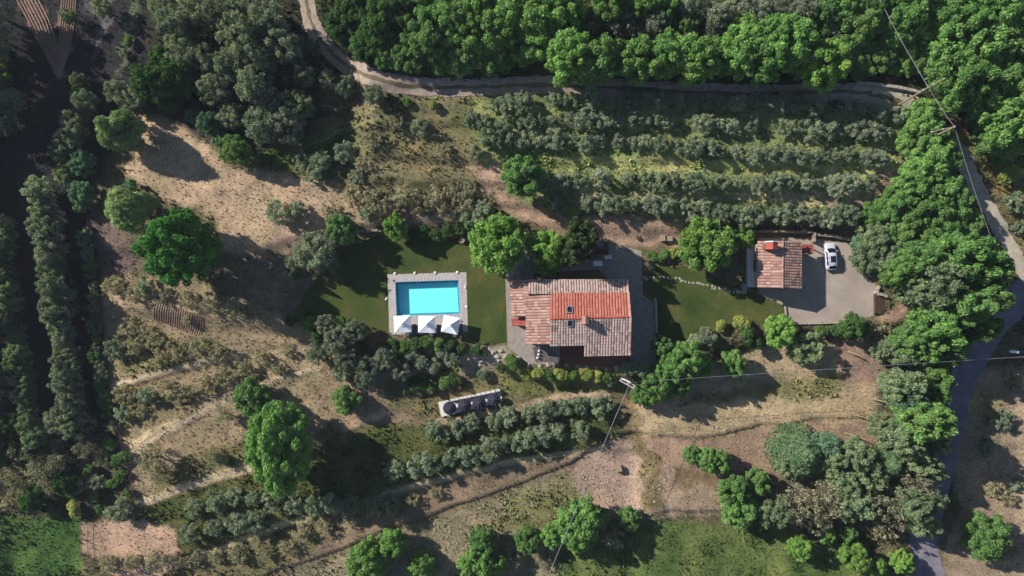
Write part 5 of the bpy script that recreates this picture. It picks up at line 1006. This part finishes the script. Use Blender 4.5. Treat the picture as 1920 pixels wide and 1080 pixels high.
# ------------------------------------------------------------------ stepping stones: pieces of the lawn path
ssp = struct(link('stone_path', MB().box((0, 0, -0.2), (.3, .3, .1)).mesh('stone_path', 'stone'), None, P(1300, 530)))
rnd = random.Random(14); LN = [Vector((*q, 0)) for q in [(1207, 522), (1235, 518), (1262, 523), (1290, 527), (1315, 533), (1345, 541), (1372, 545), (1396, 549)]]; LN = smooth_line(LN, 2)
smesh = []
for k in range(6):
    n = 7; mb = MB(); mb.prism([(math.cos(6.283 * i / n) * rnd.uniform(.16, .3), math.sin(6.283 * i / n) * rnd.uniform(.12, .22)) for i in range(n)], 0, .06); smesh.append(mb.mesh('stone', 'stone'))
for q in resample(LN, 4.6):
    for _ in range(1 + (rnd.random() < .35)):
        p = P(q.x + rnd.uniform(-2, 2), q.y + rnd.uniform(-2.5, 2.5), .03) - P(1300, 530); o = link('stone', rnd.choice(smesh), ssp, p); o.rotation_euler = (0, 0, rnd.uniform(0, 6)); f = rnd.uniform(.7, 1.25); o.scale = (f, f, 1)
# ------------------------------------------------------------------ boulders of the rockery
rocks = []
for k in range(5):
    bm = bmesh.new(); bmesh.ops.create_icosphere(bm, subdivisions=2, radius=1); rr = random.Random(k)
    a, b, c = [rr.uniform(2, 5) for _ in range(3)]
    for v in bm.verts: v.co *= 1 + .22 * math.sin(v.co.x * a + k) * math.cos(v.co.y * b) + .12 * math.sin(v.co.z * c * 2)
    for v in bm.verts: v.co.z = v.co.z * .62 + .25
    me = bpy.data.meshes.new('boulder'); bm.to_mesh(me); bm.free(); me.materials.append(M['stone']); rocks.append(me)
def rockset(where, spots):
    for k, (px, py, r) in enumerate(sorted(spots)):
        g = G(px, py); o = link('boulder', rocks[k % 5], None, g - Vector((0, 0, .06))); s = r * .0875; o.scale = (s, s * .85, s); o.rotation_euler = (0, 0, k * 1.7); tag(o, f'pale boulder {where}, {ordn(k)} from the left', 'boulder', 'boulders of the rockery')
rockset('on the bank right of the pool hedge', [(880, 672, 5), (892, 668, 6), (903, 676, 5), (915, 668, 6), (925, 660, 6), (932, 668, 5), (940, 658, 5), (918, 655, 4), (866, 680, 4), (900, 684, 4), (948, 668, 5), (935, 676, 4), (908, 662, 4)])
rockset('in the bed below the villa', [(972, 672, 6), (992, 686, 5), (1012, 686, 4), (1028, 684, 5), (1045, 682, 4), (1062, 684, 4), (1082, 686, 4), (1100, 688, 4), (1118, 690, 4), (1136, 692, 4), (1156, 690, 6), (1170, 684, 6)])
rockset('along the left terrace wall', [(620, 688, 4), (640, 690, 4), (664, 696, 4), (712, 710, 4), (740, 706, 4), (770, 700, 4), (800, 694, 4), (822, 690, 4), (842, 686, 4), (858, 680, 4)])
# ------------------------------------------------------------------ small things about the place
def crate(px, py, d, rz, mat, label, name='crate'):
    g = G(px, py, d[2]); o = thing(name, label, 'crate', g, rz)
    for k in range(4):
        z = d[2] * (k + .5) / 4; mb = MB()
        for s in (-1, 1): mb.box((0, s * d[1] / 2, z), (d[0], .04, d[2] / 4 * .86)); mb.box((s * d[0] / 2, 0, z), (.04, d[1] - .05, d[2] / 4 * .86))
        link('slat', mb.mesh('slat', mat), o)
    link('lid', MB().box((0, 0, d[2] + .02), (d[0] + .06, d[1] + .06, .05)).mesh('lid', mat), o)
crate(1243, 446, (.75, .95, .75), .1, 'wood', 'pale wooden crate on the dirt path, left of a pair'); crate(1256, 447, (.85, .8, .65), -.1, 'wood', 'pale wooden crate on the dirt path, right of a pair')
crate(1160, 879, (.95, .95, .9), .2, 'wood', 'lone wooden crate standing in the dirt clearing')
crate(1197, 446, (.55, .35, .3), .3, 'dark_wood', 'small dark wooden box lying on the dirt path')
def pot(px, py, r, label):
    g = G(px, py, .4); o = thing('planter_pot', label, 'planter', g); mb = MB(); n = 14
    prof = [(.7 * r, 0), (1 * r, .5), (1.08 * r, .62), (.88 * r, .62), (.82 * r, .46)]; vs = [(math.cos(6.283 * k / n) * a, math.sin(6.283 * k / n) * a, z) for a, z in prof for k in range(n)]
    mb.add(vs, [(i * n + k, i * n + (k + 1) % n, (i + 1) * n + (k + 1) % n, (i + 1) * n + k) for i in range(len(prof) - 1) for k in range(n)]); link('bowl', mb.mesh('bowl', 'stone', True), o)
    link('soil', MB().prism([(math.cos(6.283 * k / n) * .84 * r, math.sin(6.283 * k / n) * .84 * r) for k in range(n)], .3, .5).mesh('soil', 'tile_bed'), o)
pot(866, 451, .46, 'round stone planter pot at the top edge of pool lawn'); pot(535, 513, .42, 'round stone planter pot in shadow left of pool lawn')
# brick landing with steps by the left parasol
bl = thing('brick_landing', 'reddish brick landing with steps at lower left of pool', 'landing', P(708, 632))
k = 0
for i in range(7):
    for j in range(4):
        link('brick', MB().box(((i - 3) * .36, (j - 1.5) * .36, .03 - .01 * ((i + j) % 3)), (.34, .34, .1)).mesh('brick', 'brick'), bl)
# tilled vegetable bed: raised furrows
T0, T1, T2, T3 = G(292, 562), G(384, 596), G(378, 632), G(286, 598); mb = MB(); n = 22
for k in range(n):
    f = (k + .5) / n; a, b = T0.lerp(T1, f), T3.lerp(T2, f); pts = resample([a, b], .5); pts = [Vector((p.x, p.y, gz(p.x, p.y) + .02)) for p in pts]; mb.tube(pts, .085, 6)
m_ = mat_noisy('tilled_soil', S(142, 116, 102), S(172, 144, 126), 3, .95, .4); M['soil'] = m_
o = link('tilled_bed', mb.mesh('tilled_bed', 'soil', True)); o['kind'] = 'stuff'; o['label'] = 'tilled brown vegetable bed with raised furrows'; o['category'] = 'vegetable bed'
# furrows of the brown strip at upper left
mb = MB()
for s in range(7):
    for (x0, y0), (x1, y1), (x2, y2), w in (((42, -20), (80, 50), (113, 146), 40), ((131, -20), (126, 60), (113, 140), 26)):
        k = (s - 3) / 6; c_ = smooth_line([Vector((x0 + k * w, y0, 0)), Vector((x1 + k * w, y1, 0)), Vector((x2 + k * w * .25, y2, 0))], 3)
        mb.tube([(q.x, q.y, q.z + .03) for q in (G(v.x, v.y) for v in c_)], .15, 5)
o = link('ploughed_strip', mb.mesh('ploughed_strip', 'soil', True)); o['kind'] = 'stuff'; o['label'] = 'brown ploughed strips meeting in a point at upper left'; o['category'] = 'ploughed soil'
# ------------------------------------------------------------------ fences
def fence(label, px, h, step, mat='dark_wood', rad=.07):
    pts = [G(*p) for p in px]; o0 = pts[0]; root = thing('fence', label, 'fence', o0); tops = []
    for q in resample(pts, step):
        z = gz(q.x, q.y); p = Vector((q.x, q.y, z)) - o0; link('post', MB().tube([(p.x, p.y, p.z - .3), (p.x, p.y, p.z + h)], rad, 6).mesh('post', mat), root); tops.append(p)
    if mat == 'dark_wood': link('rail', MB().tube([p + Vector((0, 0, h * .8)) for p in tops], .03, 5).mesh('rail', mat), root); link('rail', MB().tube([p + Vector((0, 0, h * .4)) for p in tops], .03, 5).mesh('rail', mat), root)
    for k, f in enumerate((.25, .55, .9)): link('wire', MB().tube([p + Vector((0, 0, h * f)) for p in tops], .008, 4).mesh('wire', 'metal'), root)
fence('dark post and wire fence running down beside the left plantation', [(172, 400), (178, 480), (184, 560), (190, 640), (196, 710), (206, 762), (226, 800), (240, 850), (250, 895), (263, 945)], 1.5, 2.1, 'dark_wood', .1)
fence('short dark fence at the left of the bare bottom left patch', [(154, 975), (156, 1010), (157, 1040)], 1.5, 1.7)
fence('weathered fence of low stakes at the foot of dirt clearing', [(1192, 972), (1225, 972), (1262, 966), (1330, 964)], 1.0, 1.6, 'wood')
fence('tall wooden fence at the right edge of the dry meadow', [(1640, 690), (1643, 725), (1643, 790)], 1.4, 2.4, 'wood')
for k, (a, b) in enumerate([((1638, 721), (1690, 729)), ((1634, 748), (1672, 756)), ((1606, 779), (1652, 791)), ((1640, 776), (1668, 783)), ((1583, 811), (1622, 824)), ((1590, 659), (1612, 667)), ((1592, 838), (1612, 844))]):
    g0, g1 = G(*a), G(*b, 1.6); g1 = Vector((g1.x, g1.y, gz(g1.x, g1.y) + 1.6)); o = thing('leaning_pole', f'pale wooden pole leaning over beside the lower right thicket, {ordn(k)} placed from top' if False else f'pale wooden pole leaning into the lower right thicket, {["top of the long ones", "second highest", "at the end of terrace edge", "short one right of terrace edge", "second lowest", "alone below the yard", "lowest and shortest"][k]}', 'pole', g0, 0, 'leaning wooden poles')
    link('shaft', MB().tube([(0, 0, 0.02), (g1 - g0) * .5 + Vector((0, 0, .02)), g1 - g0], [.12, .105, .09], 8).mesh('shaft', 'wood'), o)
    st = (g1 - g0); link('prop', MB().tube([st * .8, (st.x * .8, st.y * .8, gz(g0.x + st.x * .8, g0.y + st.y * .8) - g0.z)], .06, 6).mesh('prop', 'wood'), o)
# ------------------------------------------------------------------ power poles, cables and lamp
def power_pole(px, py, h, label, arm=None, double=False, name='power_pole'):
    g = G(px, py, h); root = thing(name, label, 'pole', g, 0, 'power poles'); link('shaft', MB().tube([(0, 0, -.4), (0, 0, h)], [.17, .11], 10).mesh('shaft', 'wood' if not double else 'concrete'), root)
    if arm:
        (ax, ay), (bx, by) = arm; a, b = P(ax, ay, g.z + h - .3) - g, P(bx, by, g.z + h - .3) - g; d = (b - a).normalized(); n = Vector((-d.y, d.x, 0))
        for s in ((-.22, .22) if double else (0,)):
            c_ = (a + b) / 2 + n * s; link('crossarm', MB().box(c_, ((b - a).length, .12, .12), math.atan2(d.y, d.x)).mesh('crossarm', 'concrete' if double else 'wood'), root)
        for f in (.05, .5, .95): 
            q = a.lerp(b, f); link('insulator', MB().tube([q + Vector((0, 0, .06)), q + Vector((0, 0, .34))], [.08, .05], 8).mesh('insulator', 'white_paint'), root)
    return g + Vector((0, 0, h))
t1 = power_pole(1790, 238, 9, 'tall wooden power pole where the cable bends above gravel road', ((1744, 248), (1791, 237)))
t2 = power_pole(1741, 164, 9, 'wooden power pole with crossarm among upper right trees', ((1728, 170), (1771, 147)))
t3 = power_pole(1182, 717, 8.5, 'pale concrete power pole with double crossarm below the villa', ((1163, 711), (1190, 726)), True)
def cable(label, a, b, sag, r=.035):
    a, b = Vector(a), Vector(b); pts = [a.lerp(b, i / 16) - Vector((0, 0, sag * 4 * (i / 16) * (1 - i / 16))) for i in range(17)]; o = link('power_cable', MB().tube(pts, r, 5).mesh('power_cable', 'wire', True)); tag(o, label, 'cable', 'power cables')
cable('thick pale power cable from top edge to the upper right pole', P(1640, -20, 14), t2, .3, .042); cable('thick pale power cable between the two upper right poles', t2, t1, .2, .042)
t4 = power_pole(1862, 455, 9, 'wooden power pole between belt trees and gravel road'); cable('power cable running down along the gravel road at right', t1, t4, .3, .035)
cable('power cable from the concrete pole to the bottom edge', t3, P(1022, 1095, 6), .4, .035); cable('thin power cable from concrete pole to the right edge', t3, P(1935, 668, 9), .5, .025)
lg = G(1903, 660, 6); lp = thing('street_lamp', 'white street lamp head over the asphalt road at right edge', 'street lamp', lg); link('post', MB().tube([(.9, 0, -.3), (.9, 0, 5.9), (.3, 0, 6.05)], [.09, .06, .05], 8).mesh('post', 'metal'), lp); link('lamp_head', MB().box((-.1, .03, 6.06), (1.5, .42, .14), -.1, .85).mesh('lamp_head', 'white_paint'), lp)
# ------------------------------------------------------------------ the air between the drone and the hillside
hm = bpy.data.materials.new('morning_haze'); hm.use_nodes = True; hn = hm.node_tree; hn.nodes.remove(hn.nodes['Principled BSDF'])
hv = hn.nodes.new('ShaderNodeVolumePrincipled'); hv.inputs['Density'].default_value = 0.00017; hv.inputs['Color'].default_value = (0.74, 0.82, 1.0, 1); hv.inputs['Anisotropy'].default_value = 0.2
hn.links.new(hv.outputs[0], hn.nodes['Material Output'].inputs['Volume'])
ho = link('haze', MB().box((0, 0, 60), (2100, 2100, 150)).mesh('haze', hm)); ho['kind'] = 'stuff'
